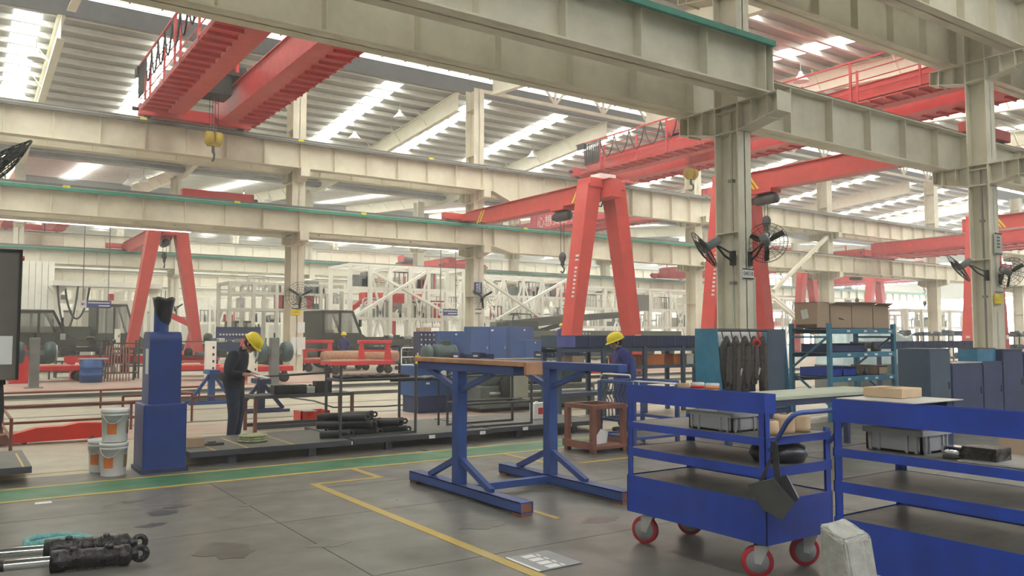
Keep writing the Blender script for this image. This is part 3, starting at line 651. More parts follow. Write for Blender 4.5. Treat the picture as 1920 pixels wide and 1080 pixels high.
for k, q in enumerate(((558, 604, 571, 624), (545, 632, 555, 662), (556, 632, 572, 655), (557, 652, 565, 665))):
    p_, w, h = plate('paper_sheet', ('framed white sheet high on the second middle column', 'white paper sheet low on the second middle column, left', 'white paper sheet low on the second middle column, right', 'small white sheet hanging lowest on the second middle column')[k], 'paper', *q, 34.96-.01*k, 'paper')
for k, (px, py, bx0, bx1, by0, by1) in enumerate(((162, 572, 149, 208, 563, 578), (842, 585, 822, 857, 579, 592))):
    Yd = 36.27; a = AY(bx0, by0, Yd); b = AY(bx1, by1, Yd)
    t = thing('hanging_sign', ('blue and white hanging sign with left arrow near the left truck cab', 'blue and white hanging sign with left arrow left of the third column')[k], 'sign', (a.x, Yd, b.z)); w, h = b.x-a.x, a.z-b.z
    part('arrow_panel', MB().box(0, w*.22, -.04, 0, 0, h), 'paper', t); part('text_panel', MB().box(w*.22, w, -.04, 0, 0, h), 'sign_blue', t)
    part('arrow', MB().box(w*.06, w*.18, -.05, -.04, h*.46, h*.54).prism([(w*.04, h*.5), (w*.1, h*.68), (w*.12, h*.64), (w*.07, h*.5), (w*.12, h*.36), (w*.1, h*.32)], (0, -.05, 0), (1, 0, 0), UP, (0, .01, 0)), 'black_metal', t)
    part('text_row', MB().box(w*.26, w*.96, -.05, -.04, h*.62, h*.78), 'paper', t); part('text_row', MB().box(w*.5 if k else w*.6, w*.96, -.05, -.04, h*.22, h*.38), 'paper', t)
    part('hanger', MB().bar((w*.1, -.02, h), (w*.1, -.02, 6.15-b.z), .03).bar((w*.9, -.02, h), (w*.9, -.02, 6.15-b.z), .03), 'grey_metal', t)
lampset = [(665, 253, 43), (750, 213, 40), (998, 259, 43), (1083, 314, 46), (68, 100, 40), (1500, 80, 22), (1717, 140, 22), (505, 328, 68), (458, 350, 68), (270, 302, 62), (240, 330, 66), (1630, 362, 48), (1715, 342, 46), (1660, 395, 52)]
LL = ['below the skylight left of the tall column', 'just left of the first rafter end', 'under the skylight right of the tall column', 'above the railings of the middle crane', 'beside the skylight at the left edge', 'in front of the skylight right of the nearest column', 'between the two right columns near the red crane', 'left of the rafter under the upper middle girder', 'lowest under the upper middle girder at left', 'at the far rafter left of the left gantry', 'by the far louvres at left', 'above the right end of the upper middle girder', 'highest above the far right skylights', 'lowest near the right edge column']
for k, (px, py, Yd) in enumerate(lampset):
    p = AY(px, py, Yd); zr = roof_z(Yd)
    if p.z > zr-.4: p.z = zr-.6
    t = thing('pendant_lamp', 'white conical high bay lamp '+LL[k], 'lamp', p, group='high bay lamps under the roof')
    part('shade', MB().lathe([(.36, -.25), (.30, -.15), (.10, .08), (.08, .2)], (0, 0, 0), n=14), 'white', t); part('cord', MB().tube((0, 0, .2), (0, 0, zr-p.z), .02, n=5), 'grey_metal', t)
# conduits on the nearest columns
for colr, x, y, m in ((colA1, 12.52, 10.62, 'beige'), (colA2, 22.36, 10.6, 'grey_metal')):
    part('conduit', MB().tube((x, y, .1), (x, y, 6.0), .028, n=8), m, colr)
    part('conduit_clamp', MB().box(x-.05, x+.05, y-.05, y+.05, 2.6, 2.66), 'grey_metal', colr); part('conduit_clamp', MB().box(x-.05, x+.05, y-.05, y+.05, 4.6, 4.66), 'grey_metal', colr)
part('junction_box', MB().box(12.70, 12.98, 10.45, 10.95, 1.2, 2.75), 'beige', colA1)
part('junction_box', MB().box(22.76, 23.05, 10.45, 10.9, 0, 3.2), 'cream', colA2)
# ================================================================== FOREGROUND
# ---- shelf carts
def caster(parent, x, y, ang, h=.245):
    r = part('caster', MB().box(x-.06, x+.06, y-.06, y+.06, h-.012, h).tube((x, y, h-.05), (x, y, h-.01), .035, n=12), 'grey_metal', parent)
    ca, sa = math.cos(ang), math.sin(ang); ax = Vector((-sa, ca, 0)); f = Vector((ca, sa, 0)); c = Vector((x, y, .105))+f*.03
    fk = MB()
    for s in (-1, 1): fk.prism([(-.05, h-.03), (.05, h-.03), (.05, .10), (.01, .09)], Vector((x, y, 0))+ax*(s*.036-.003), f, UP, ax*.006)
    part('fork', fk, 'light_metal', r)
    part('wheel', MB().lathe([(.072, -.024), (.098, -.024), (.105, -.014), (.105, .014), (.098, .024), (.072, .024)], c, ax, 24), 'wheel_red', r)
    part('hub', MB().lathe([(.012, -.036), (.024, -.036), (.028, -.028), (.075, -.0265), (.075, .0265), (.028, .028), (.024, .036), (.012, .036)], c, ax, 20), 'crate_grey', r)
    return r
def cart(lab, x, y, angs, handle=True):
    r = thing('shelf_cart', lab, 'cart', (x, y, 0)); Wx, Ly = .70, 1.31
    t = .004
    for px in (0, Wx):
        for py in (0, Ly):
            sx = 1 if px == 0 else -1; sy = 1 if py == 0 else -1
            zt_ = 1.20 if px == 0 else .96
            part('post', MB().box(min(px, px+sx*.05), max(px, px+sx*.05), min(py, py+sy*.006), max(py, py+sy*.006), .24, zt_).box(min(px, px+sx*.006), max(px, px+sx*.006), min(py, py+sy*.05), max(py, py+sy*.05), .24, zt_), 'blue_cart', r)
    def frame(z0, z1, e=.0, w=.006):
        return MB().box(-e, w-e, -e, Ly+e, z0, z1).box(Wx-w+e, Wx+e, -e, Ly+e, z0, z1).box(-e, Wx+e, -e, w-e, z0, z1).box(-e, Wx+e, Ly-w+e, Ly+e, z0, z1)
    tt = part('top_trough', MB().box(-.004, .002, -.004, Ly+.004, 1.088, 1.222).box(.106, .112, -.004, Ly+.004, 1.088, 1.218).box(.002, .106, -.004, .002, 1.088, 1.218).box(.002, .106, Ly-.002, Ly+.004, 1.088, 1.218), 'blue_cart', r)
    part('trough_floor', MB().box(.002, .106, .002, Ly-.002, 1.184, 1.190), 'shelf_mat', tt)
    for z0, z1 in ((.882, .933), (.672, .737)):
        s = part('shelf_frame', frame(z0, z1, .005), 'blue_cart', r)
        part('shelf_sheet', MB().box(.004, Wx-.004, .004, Ly-.004, z1-.008, z1-.002), 'shelf_mat', s)
    tr = part('base_tray', frame(.243, .523, .006).box(0, Wx, 0, Ly, .243, .255), 'blue_cart', r)
    part('tray_deck', MB().box(.002, Wx-.002, .002, Ly-.002, .505, .515), 'shelf_mat', tr)
    for (cx, cy), a in zip(((.1, .12), (.1, Ly-.12), (Wx-.1, .12), (Wx-.1, Ly-.12)), angs): caster(r, cx, cy, a)
    if handle:
        p0 = Vector((.03, -.01, .86)); p1 = Vector((Wx-.03, -.01, .86))
        def h(x): return [(x, -.01, .86), (x, -.05, .90), (x, -.15, 1.05), (x, -.19, 1.09)]
        part('handle', MB().path(h(.03)+[(.06, -.20, 1.105), (.10, -.202, 1.11), (Wx-.10, -.202, 1.11), (Wx-.06, -.20, 1.105)]+h(Wx-.03)[::-1], .016, 10), 'blue_stand', r)
    return r
cart1 = cart('blue four tier shelf cart on red wheels with strap bag', 4.4, 3.49, (2.3, 2.0, 2.6, 2.2))
cart2 = cart('blue four tier shelf cart cut off by the right edge', 4.4, 1.675, (2.3, 2.0, 2.6, 2.2), handle=False)
# ---- grey crates
def crate(lab, x, y, z, lx, ly, h, m='crate_grey', rz=0):
    r = thing('plastic_crate', lab, 'crate', (x, y, z), rz); t = .012
    b = MB().box(-lx/2, lx/2, -ly/2, ly/2, 0, t)
    for s in (-1, 1):
        b.box(s*lx/2-(t if s > 0 else 0), s*lx/2+(t if s < 0 else 0), -ly/2, ly/2, 0, h); b.box(-lx/2, lx/2, s*ly/2-(t if s > 0 else 0), s*ly/2+(t if s < 0 else 0), 0, h)
    part('body', b, m, r)
    e = .014
    part('rim', MB().box(-lx/2-e, lx/2+e, -ly/2-e, -ly/2+.004, h-.03, h).box(-lx/2-e, lx/2+e, ly/2-.004, ly/2+e, h-.03, h).box(-lx/2-e, -lx/2+.004, -ly/2, ly/2, h-.03, h).box(lx/2-.004, lx/2+e, -ly/2, ly/2, h-.03, h), m, r)
    rb = MB().box(-.006, .006, -.006, .006, 0, h-.03).mesh('rib', m)
    for sx in (-1, 1):
        for q in (-.82, -.5, .5, .82): link('rib', rb, r, (sx*(lx/2+.005), q*ly/2, 0)); link('rib', rb, r, (q*lx/2, sx*(ly/2+.005), 0))
    return r
crate('grey plastic crate on the upper shelf of the front cart', 4.62, 4.02, .934, .30, .40, .13)
crate('grey plastic crate on the upper shelf of the right cart', 4.66, 2.68, .934, .28, .34, .13)
t = thing('steel_ring_part', 'shiny round steel part beside the crate on right cart', 'machine part', (4.56, 2.33, .934))
part('ring', MB().lathe([(.035, 0), (.06, 0), (.062, .06), (.04, .065)], (0, 0.02, 0), n=24), 'chrome', t); part('base_block', MB().bbox(-.05, .12, -.22, -.04, 0, .075, .006), 'oily_steel', t)
t = thing('sheet_plate', 'large thin steel plate lying across the right cart shelf', 'plate', (4.75, 2.0, .934)); part('sheet', MB().box(-.3, .32, -.3, .28, 0, .008), 'light_metal', t); part('cardboard_backing', MB().box(.15, .33, -.3, .28, .008, .1), 'cardboard', t)
# things on the top shelves
for k, (px, py, m, lab) in enumerate(((1281, 722, 'brown_tape', 'brown paper tape roll on top of the front cart'), (1308, 722, 'white', 'white and red printed can on top of the front cart, left one'), (1336, 724, 'white', 'white and red printed can on top of the front cart, right one'))):
    p = AX(px, py, 4.454); t = thing('tape_roll' if k == 0 else 'can', lab, 'tape' if k == 0 else 'can', (p.x, p.y, 1.191))
    part('roll' if k == 0 else 'body', MB().lathe([(.036, 0), (.048, 0), (.048, .062), (.036, .062)] if k == 0 else [(.0, 0), (.049, 0), (.049, .068), (.05, .072), (.0, .072)], n=22), m, t)
    if k: part('printed_band', MB().lathe([(.0494, .034), (.0498, .034), (.0498, .056), (.0494, .056)], n=22), 'label_orange' if k == 2 else 'red', t); part('lid', MB().lathe([(0, .072), (.046, .072), (.046, .075), (0, .076)], n=20), 'light_metal', t)
t = thing('wire_loop_tray', 'thin wire loop frame standing in the front cart trough', 'wire frame', (4.454, 4.5, 1.191))
part('wire', MB().path([(-.04, .27, .055), (.035, .27, .055), (.04, .2, .055), (.04, -.2, .055), (-.04, -.2, .055), (-.045, .2, .055)], .005, 6, True), 'light_metal', t)
for sy in (.26, -.19): part('foot', MB().path([(-.03, sy, .055), (-.03, sy, 0), (.03, sy, 0), (.03, sy, .055)], .005, 6), 'light_metal', t)
# strap and pouch hanging from the front cart's near corner
t = thing('strap_bag', 'dark canvas bag hanging on a strap from the front cart', 'bag', (4.36, 3.40, .45))
part('strap', MB().prism([(0, .48), (.04, .48), (.06, .27), (.075, .2), (.03, .2), (.015, .3)], (-.02, 0, 0), (.35, -.9, 0), UP, (.012, .006, 0)).prism([(-.02, .34), (.02, .4), (-.08, .12), (-.11, .14)], (-.03, 0, 0), (.4, -.85, 0), UP, (.012, .006, 0)), 'black_bag', t)
bgm = MB(); bu = Vector((.52, -.85, 0)); bn_ = Vector((-.85, -.52, 0)).normalized()
bgm.prism([(-.135, .20), (.02, .25), (.15, .11), (.075, .0), (-.04, .05)], (-.03, 0, 0), bu, UP, bn_*.045)
part('pouch', bgm, 'bag_dark', t); part('pouch_back', MB().prism([(.0, .24), (.10, .27), (.17, .13), (.12, .07)], Vector((-.03, 0, 0))-bn_*.05, bu, UP, bn_*.05), 'black_bag', t)
# parts lying on the front cart shelves
for k, (y, lab) in enumerate(((3.60, 'brown paper roll nearest on the front cart middle shelf'), (3.60, 'ribbed brown paper roll in the middle of the front cart shelf'), (3.60, 'ribbed brown paper roll farthest on the front cart shelf'))):
    x = (4.60, 4.77, 4.94)[k]
    t = thing('paper_roll', lab, 'paper roll', (x, 3.62, .934))
    prof = [(.0, 0), (.07, 0)]+[(.07+.004*(i % 2), .02+.011*i) for i in range(9)]+[(.066, .125), (.02, .127)]
    part('roll', MB().lathe(prof if k else [(.0, 0), (.065, 0), (.072, .03), (.068, .09), (.05, .095)], n=22), 'plywood', t)
    part('core', MB().lathe([(.012, .122), (.03, .122), (.03, .13), (.012, .13)] if k else [(.01, .09), (.048, .09), (.045, .1), (.01, .1)], n=16), 'dark_metal', t)
t = thing('black_sack', 'black plastic sack slumped on the front cart lower shelf', 'sack', (4.78, 3.68, .738))
part('sack', MB().lathe([(.02, 0), (.17, .0), (.2, .05), (.18, .1), (.10, .13), (.03, .135)], n=18), 'black_bag', t); part('neck', MB().tube((.1, 0, .11), (.22, -.05, .08), .03, .012, 10), 'black_bag', t)
tp = thing('cover_sheet', 'thin steel cover sheet lying on the right cart trough', 'plate', (4.66, 2.74, 1.223)); part('sheet', MB().box(-.25, .27, -.26, .23, 0, .005), 'light_metal', tp); part('rear_prop', MB().box(.2, .26, -.2, .2, -.285, 0), 'navy', tp)
t = thing('carton_box', 'flat plywood coloured carton lying on top of the right cart', 'box', (4.77, 2.83, 1.229)); part('carton', MB().bbox(-.11, .11, -.13, .12, 0, .058, .004), 'plywood', t); part('tape_strip', MB().box(-.111, .111, -.02, .02, .0575, .0595), 'brown_tape', t)
# ---- leaning concrete block
t = thing('concrete_block', 'rough white concrete block leaning in front of the right cart', 'block', (3.43, 2.24, 0)); bb = MB()
vs = [(-.10, -.13, 0), (.12, -.13, 0), (.12, .10, 0), (-.10, .10, 0), (-.105, -.02, .68), (.05, -.06, .70), (.07, .09, .75), (-.085, .12, .73)]
bm = bmesh.new(); bv = [bm.verts.new(v) for v in vs]
for f in ((3, 2, 1, 0), (4, 5, 6, 7), (0, 1, 5, 4), (1, 2, 6, 5), (2, 3, 7, 6), (3, 0, 4, 7)): bm.faces.new([bv[i] for i in f])
bmesh.ops.bevel(bm, geom=list(bm.edges), offset=.018, segments=2, affect='EDGES', profile=.5); bmesh.ops.subdivide_edges(bm, edges=list(bm.edges), cuts=3, use_grid_fill=True)
for v in bm.verts: v.co += Vector((RND.uniform(-1, 1), RND.uniform(-1, 1), RND.uniform(-1, 1)))*.004
bm.verts.index_update(); bb.add([v.co for v in bm.verts], [[v.index for v in f.verts] for f in bm.faces]); bm.free(); part('block', bb, 'concrete', t)
# ---- joined T-stands
t = thing('beam_stand', 'pair of blue steel T-shaped beam stands joined by a floor bar', 'stand', (4.27, 7.15, 0))
for x, yo, (ya, yb) in ((0, 0, (5.98, 8.1)), (1.09, -.08, (5.86, 7.97))):
    ya -= 7.15; yb -= 7.15
    # hollow foot beam with open dark end
    f = part('foot_beam', MB().box(x-.07, x-.062, ya, yb, .03, .125).box(x+.062, x+.07, ya, yb, .03, .125).box(x-.07, x+.07, ya, yb, .117, .125).box(x-.07, x+.07, ya, yb, .03, .038), 'blue_stand', t)
    part('end_plug', MB().box(x-.06, x+.06, ya+.006, ya+.02, .04, .116), 'rust', f); part('foot_pad', MB().box(x-.06, x+.06, ya+.0, ya+.15, 0, .03), 'rust', f); part('foot_pad', MB().box(x-.06, x+.06, yb-.15, yb, 0, .03), 'rust', f)
    part('post', MB().bbox(x-.055, x+.055, yo-.06, yo+.06, .125, 1.25, .006), 'blue_stand', t)
    for s in (-1, 1):
        part('foot_brace', MB().bar((x, yo+s*.05, .36), (x, yo+s*.60, .13), .055), 'blue_stand', t)
        part('head_brace', MB().bar((x, yo+s*.05, 1.06), (x, yo+s*.62, 1.245), .05), 'blue_stand', t)
    part('head_beam', MB().bbox(x-.06, x+.06, -1.05 if x == 0 else -1.24, .80, 1.245, 1.325, .006), 'blue_stand', t)
part('floor_bar', MB().box(.07, 1.02, -.15, -.07, .045, .115), 'blue_stand', t)
t = thing('wood_plank', 'long worn wooden plank lying on the left T-stand', 'plank', (4.27, 7.0, 1.326)); part('board', MB().bbox(-.09, .09, -1.1, .98, 0, .045, .006), 'wood', t)
part('end_block', MB().bbox(-.09, .09, -1.14, -1.1, -.07, .045, .006), 'wood', t)
# ---- floor sign
t = thing('floor_sign', 'weathered white and grey printed plate on the floor beside the yellow line', 'sign', (3.53, 4.73, .004)); part('plate', MB().box(-.19, .19, -.19, .22, 0, .004), 'crate_grey', t)
part('border', MB().box(-.19, -.165, -.19, .22, .004, .005), 'paper', t)
for k in range(4): part('text_block', MB().box(-.08+.0, .02, -.17+.095*k, -.17+.095*k+.07, .004, .005).box(.04, .06, -.17+.095*k, -.12+.095*k, .004, .005), 'paper', t)
# ---- hydraulic cylinders on the floor
def ram(lab, p0, p1, R):
    p0 = Vector(p0); p1 = Vector(p1); d = (p1-p0); L_ = d.length; d.normalize(); s = _frame(d)[0]
    r = thing('hydraulic_ram', lab, 'hydraulic cylinder', (p0.x, p0.y, 0), group='oily rams on the floor'); o = p0-Vector((p0.x, p0.y, 0))
    part('barrel', MB().lathe([(R*.9, .40*L_), (R*1.12, .40*L_), (R*1.12, .48*L_), (R, .49*L_), (R, .80*L_), (R*1.1, .81*L_), (R*1.1, .86*L_), (R*.6, .88*L_)], o, d, 20), 'oily_steel', r)
    part('rod', MB().lathe([(R*.55, .10*L_), (R*.55, .41*L_)], o, d, 18), 'chrome', r)
    for q, nm in ((0.03, 'rod_eye'), (.93, 'base_eye')):
        c = o+d*(q*L_); e = MB().torus(c, s, R*.62, R*.34, 18, 8)
        a, b = (.06*L_, .14*L_) if q < .5 else (.85*L_, .92*L_)
        e.tube(o+d*a, o+d*b, R*.6, n=12); part(nm, e, 'oily_steel', r)
    for q in (.53, .74):
        part('port', MB().lathe([(.01, 0), (.026, 0), (.024, .02), (.016, .024)], o+d*(q*L_)+Vector((0, 0, R-.006)), (0, -.3, 1), 12), 'oily_steel', r)
    for q in (.56, .61, .66, .71, .77):
        part('wrap_band', MB().torus(o+d*(q*L_), d, R*.99, R*.10, 20, 6), 'oily_steel', r)
    return r
pa = G(-40, 1066, .07); pb = G(284, 1036, .07)
ram('black oily hydraulic ram in front on the floor at lower left', (pa.x, pa.y, .072), (pb.x, pb.y, .072), .066)
pa2 = G(-60, 1043, .07); pb2 = G(284, 1014, .07)
ram('second oily hydraulic ram lying behind the first at lower left', (pa2.x, pa2.y, .07), (pb2.x, pb2.y, .07), .064)
t = thing('hose_loop', 'teal plastic wrapped hose looped behind the hydraulic rams', 'hose', G(120, 1025))
o = Vector(t.location); q = [(178, 1010), (150, 1004), (110, 1004), (68, 1008), (50, 1015), (50, 1025), (75, 1022), (110, 1016), (140, 1012), (165, 1013)]
hp = [G(x, y, .035)-o for x, y in q]; hp = [p+Vector((0, 0, .012*(i > 5))) for i, p in enumerate(hp)]
part('hose', MB().path(hp, [.018, .022, .026, .028, .03, .032, .03, .03, .027, .016], 10), 'teal_hose', t)
part('coupling', MB().tube(hp[0], hp[0]+Vector((.12, -.05, -.01)), .02, .014, 10), 'dark_metal', t)
# ---- blue tool column
t = thing('tool_column', 'tall blue steel machine column on a wide blue base', 'machine', (2.12, 10.55, 0))
part('base', MB().bbox(-.24, .24, -.27, .30, 0, .80, .012), 'blue', t)
part('skirt', MB().box(-.26, .26, -.29, .32, 0, .05), 'navy', t)
prof = [(-.20, .80), (.20, .80)]+[(.20-.09*(1-math.cos(a)), 1.56+.09*math.sin(a)) for a in [i*math.pi/12 for i in range(7)]]+[(-.11-.09*math.sin(a), 1.56+.09*math.cos(a)) for a in [i*math.pi/12 for i in range(7)]]
clm = part('column', MB().prism([(-.20, .80), (.20, .80), (.20, 1.55)]+[(.20-.1*(1-math.cos(a)), 1.55+.1*math.sin(a)) for a in [i*math.pi/12 for i in range(1, 7)]]+[(-.20+.1*(1-math.cos(a)), 1.55+.1*math.sin(a)) for a in [i*math.pi/12 for i in range(6, -1, -1)]], (0, 0, 0), (0, 1, 0), UP, (.36, 0, 0)), 'blue', t)
clm.location = (-.18, 0, 0)
part('paper_label', MB().box(-.186, -.181, -.16, .0, 1.15, 1.45), 'paper', t)
part('mast', MB().tube((-.02, .0, 1.65), (-.02, .0, 2.02), .085, n=16), 'blue_stand', t)
bgp = MB().lathe([(.06, 1.72), (.085, 1.78), (.105, 1.92), (.12, 2.02), (.13, 2.06), (.10, 2.06), (.02, 2.02)], (.0, -.01, 0), n=18)
for v in bgp.v: a_ = math.atan2(v.y, v.x); v.z += .012*math.sin(5*a_) if v.z > 1.95 else 0
part('plastic_cover', bgp, 'black_bag', t)
# ---- paint buckets
def bucket(lab, x, y, z, R=.15, h=.38, rz=0.0):
    r = thing('paint_bucket', lab, 'bucket', (x, y, z), rz, group='paint buckets beside the blue column')
    part('pail', MB().lathe([(.0, 0), (R*.86, 0), (R*.88, .01), (R*.97, h*.8), (R*1.0, h*.8), (R*1.0, h*.84), (R*.97, h*.85), (R*.97, h*.93)], n=28), 'white', r)
    part('lid', MB().lathe([(R*.98, h*.88), (R*1.03, h*.88), (R*1.03, h), (R*.95, h*1.0), (R*.93, h*.97), (0, h*.97)], n=28), 'white', r)
    lb = MB()
    for (a0, a1, z0, z1, m, nm) in ((-2.5, -1.75, .25, .58, 'label_orange', 'printed_label'), (-2.5, -1.75, .60, .68, 'crate_grey', 'label_band'), (-.9, -.2, .25, .62, 'brown_tape', 'printed_label')):
        n = 8; vs = []
        for i in range(n+1):
            a = a0+(a1-a0)*i/n
            for zz in (z0, z1): rr = R*(.88+.09*zz/.8)+.0025; vs.append((rr*math.cos(a), rr*math.sin(a), h*zz))
        part(nm, MB().add(vs, [(2*i, 2*i+2, 2*i+3, 2*i+1) for i in range(n)]), m, r)
    hd = [(R*1.02*math.cos(a), R*1.02*math.sin(a)-.02, h*.84-.10*math.sin(math.pi*(a+3.0)/1.8)) for a in [-3.0+1.8*i/10 for i in range(11)]]
    part('bail_handle', MB().path(hd, .005, 6), 'light_metal', r)
    return r
bucket('white paint bucket with orange label, lower one of the stack', 1.60, 10.45, 0); bucket('white paint bucket with orange label, upper one of the stack', 1.61, 10.46, .382, rz=.15); bucket('white paint bucket half hidden behind the bucket stack', 1.53, 10.82, 0, rz=-.2)
# ---- control box on post at the left edge
a = AY(40, 470, 10.9); b = AY(40, 712, 10.9)
t = thing('control_cabinet', 'grey control cabinet on a dark post at the left edge', 'cabinet', (a.x-.30, 11.1, 0))
part('housing', MB().bbox(-.32, .30, -.2, .2, b.z, a.z, .012), 'panel_grey', t); part('hood_edge', MB().box(-.33, .315, -.215, -.2, a.z-.02, a.z+.01).box(.285, .315, -.215, -.2, b.z, a.z), 'black_metal', t)
l0 = AY(26, 630, 10.7); l1 = AY(26, 684, 10.7); part('paper_sheet', MB().box(-.3, l0.x-(a.x-.30), -.208, -.203, l1.z, l0.z), 'paper', t); part('red_lamp', MB().tube((.31, -.1, a.z-.08), (.34, -.1, a.z-.08), .03, n=10), 'bright_red', t)
part('post', MB().box(-.05, .05, -.05, .05, .19, b.z).bar((.0, 0, b.z-.02), (.2, 0, b.z-.02), .08), 'black_metal', t)
for k in range(3): part('cable', MB().path([(.10+.03*k, -.05, b.z), (.14+.02*k, -.1, .75), (.07+.03*k, -.1, .4), (.09, -.05, .2)], .018, 6), 'black_metal', t)
# ---- low work platforms
def platform(lab, x0, x1, y0, y1, marks=(), h=.185):
    r = thing('work_platform', lab, 'platform', ((x0+x1)/2, y0, 0)); ox = (x0+x1)/2
    n = max(1, int(round((x1-x0)/1.05)))
    for k in range(n):
        xa, xb = x0+(x1-x0)*k/n-ox, x0+(x1-x0)*(k+1)/n-ox
        part('deck_panel', MB().box(xa+.003, xb-.003, .045, y1-y0-.045, h-.02, h), 'deck', r)
        for yy in (.06, y1-y0-.12): part('leg', MB().box((xa+xb)/2-.05, (xa+xb)/2+.05, yy, yy+.06, 0, h-.07), 'platform_edge', r)
    part('edge_beam', MB().box(x0-ox, x1-ox, 0, .045, h-.07, h), 'platform_edge', r); part('edge_beam', MB().box(x0-ox, x1-ox, y1-y0-.045, y1-y0, h-.07, h), 'platform_edge', r)
    for xx in (x0-ox, x1-ox-.045): part('edge_beam', MB().box(xx, xx+.045, 0.045, y1-y0-.045, h-.07, h-.001), 'platform_edge', r)
    for xm in marks: part('yellow_stripe', MB().box(xm-ox-.012, xm-ox+.012, .0, (y1-y0)*.8, h, h+.002), 'paint_yellow', r)
    return r
platform('low dark work platform with yellow stripes in front of the bent worker', 2.45, 4.55, 10.48, 12.0, (2.75, 3.15, 3.75))
platform('low dark work platform carrying the pipe racks in the middle', 4.60, 6.85, 10.52, 12.4)
platform('low dark work platform behind the T-stands at right', 6.90, 9.15, 10.60, 12.4)
platform('low deck end at the left edge below the control cabinet', -.9, .78, 10.35, 11.9, (.7,))
for k, (x, y) in enumerate(((4.55, 10.515), (5.35, 10.515), (6.2, 10.515), (7.3, 10.595), (8.2, 10.595))):
    pass
for k, px in enumerate((640, 655, 810, 905, 985, 1067)):
    yy = (10.516, 10.516, 10.516, 10.516, 10.596, 10.596)[k]; p = AY(px, 800, yy); single('label_card', MB().box(p.x-.05, p.x+.05, yy-.006, yy, .115, .165), 'paper', 'small white card stuck to the %s' % ('platform edge left of the pipe rack', 'platform edge under the pipe rack corner', 'platform edge left of the first T-stand post', 'platform edge right of the first T-stand post', 'platform edge between the T-stands', 'platform edge beside the brown bench')[k], 'label')
# coil and cardboard on the platform
t = thing('wire_coil', 'greenish banded coil lying on the platform at the worker\'s feet', 'coil', (3.40, 11.1, .186))
for z in (.018, .048, .078): part('winding', MB().torus((0, 0, z), (0, 0, 1), .17, .018, 28, 8), 'green_coil', t)
part('disc', MB().lathe([(0, .0), (.16, .0), (.16, .085), (0, .088)], n=28), 'green_coil', t)
t = thing('brown_carton', 'small brown carton on the platform beside the blue column', 'box', (2.62, 10.98, .186)); part('carton', MB().bbox(-.1, .1, -.1, .1, 0, .12, .004), 'cardboard', t); part('tape', MB().box(-.101, .101, -.015, .015, .118, .122), 'brown_tape', t)
t = thing('steel_plate', 'dark flat steel plate on the platform beside the carton', 'plate', (2.85, 11.05, .186)); part('plate', MB().bbox(-.12, .14, -.08, .08, 0, .03, .004), 'dark_metal', t); part('lug', MB().bbox(-.05, .05, -.03, .03, .03, .045, .003), 'dark_metal', t)
# ---- pipe racks with cylinders
def pipe_rack(lab, x0, x1, y0, y1, z0, z1, zs, extra=()):
    r = thing('pipe_rack', lab, 'rack', ((x0+x1)/2, (y0+y1)/2, z0)); ox, oy = (x0+x1)/2, (y0+y1)/2
    for x in (x0, x1):
        for y in (y0, y1): part('post', MB().tube((x-ox, y-oy, 0), (x-ox, y-oy, z1-z0), .022, n=8), 'dark_metal', r)
    for z in zs:
        for y in (y0, y1): part('rail', MB().tube((x0-ox, y-oy, z-z0), (x1-ox, y-oy, z-z0), .018, n=8), 'dark_metal', r)
        for x in (x0, x1): part('rail', MB().tube((x-ox, y0-oy, z-z0), (x-ox, y1-oy, z-z0), .018, n=8), 'dark_metal', r)
    for yq in (y0, y1): part('base_bar', MB().box(x0-ox, x1-ox, yq-oy-.02, yq-oy+.02, 0, .03), 'dark_metal', r)
    return r
pr_b = G(662, 828, .186); pr_d = G(780, 812, .186)
pipe_rack('black pipe rack holding piled cylinders on the middle platform', pr_b.x, pr_d.x+.02, 10.75, 11.28, .186, 1.19, (.98,))
q0 = G(888, 806, .186)
pipe_rack('black pipe rack behind the first T-stand post', q0.x, q0.x+1.25, 10.8, 11.35, .186, 1.05, (.55, .98))
p0 = AY(662, 738, 10.78)
def cyl(lab, c, ang, L_=.42, R=.055, tilt=0.0, group='black cylinders piled on the platform'):
    r = thing('steel_cylinder', lab, 'cylinder', c, ang, group=group)
    d = Vector((1, 0, tilt)).normalized()
    part('barrel', MB().lathe([(R*.5, -L_*.5), (R, -L_*.49), (R, L_*.36), (R*1.12, L_*.36), (R*1.12, L_*.46), (R*.5, L_*.47)], (0, 0, R), d, 14), 'black_metal', r)
    part('end_eye', MB().torus(Vector((0, 0, R))+d*(L_*.52), (0, 1, 0), R*.6, R*.3, 12, 6), 'black_metal', r)
    return r
pile = []
for k in range(18):
    row = k//7; i = k % 7
    x = pr_b.x-.03+.15*i+.04*row+RND.uniform(-.02, .02); y = 10.86+.16*(k % 3)+RND.uniform(-.03, .03); z = .186+.105*row
    cyl('black steel cylinder in the pile on the middle platform', (x, y, z), -.35+RND.uniform(-.25, .25), .40+.06*RND.random(), .052)
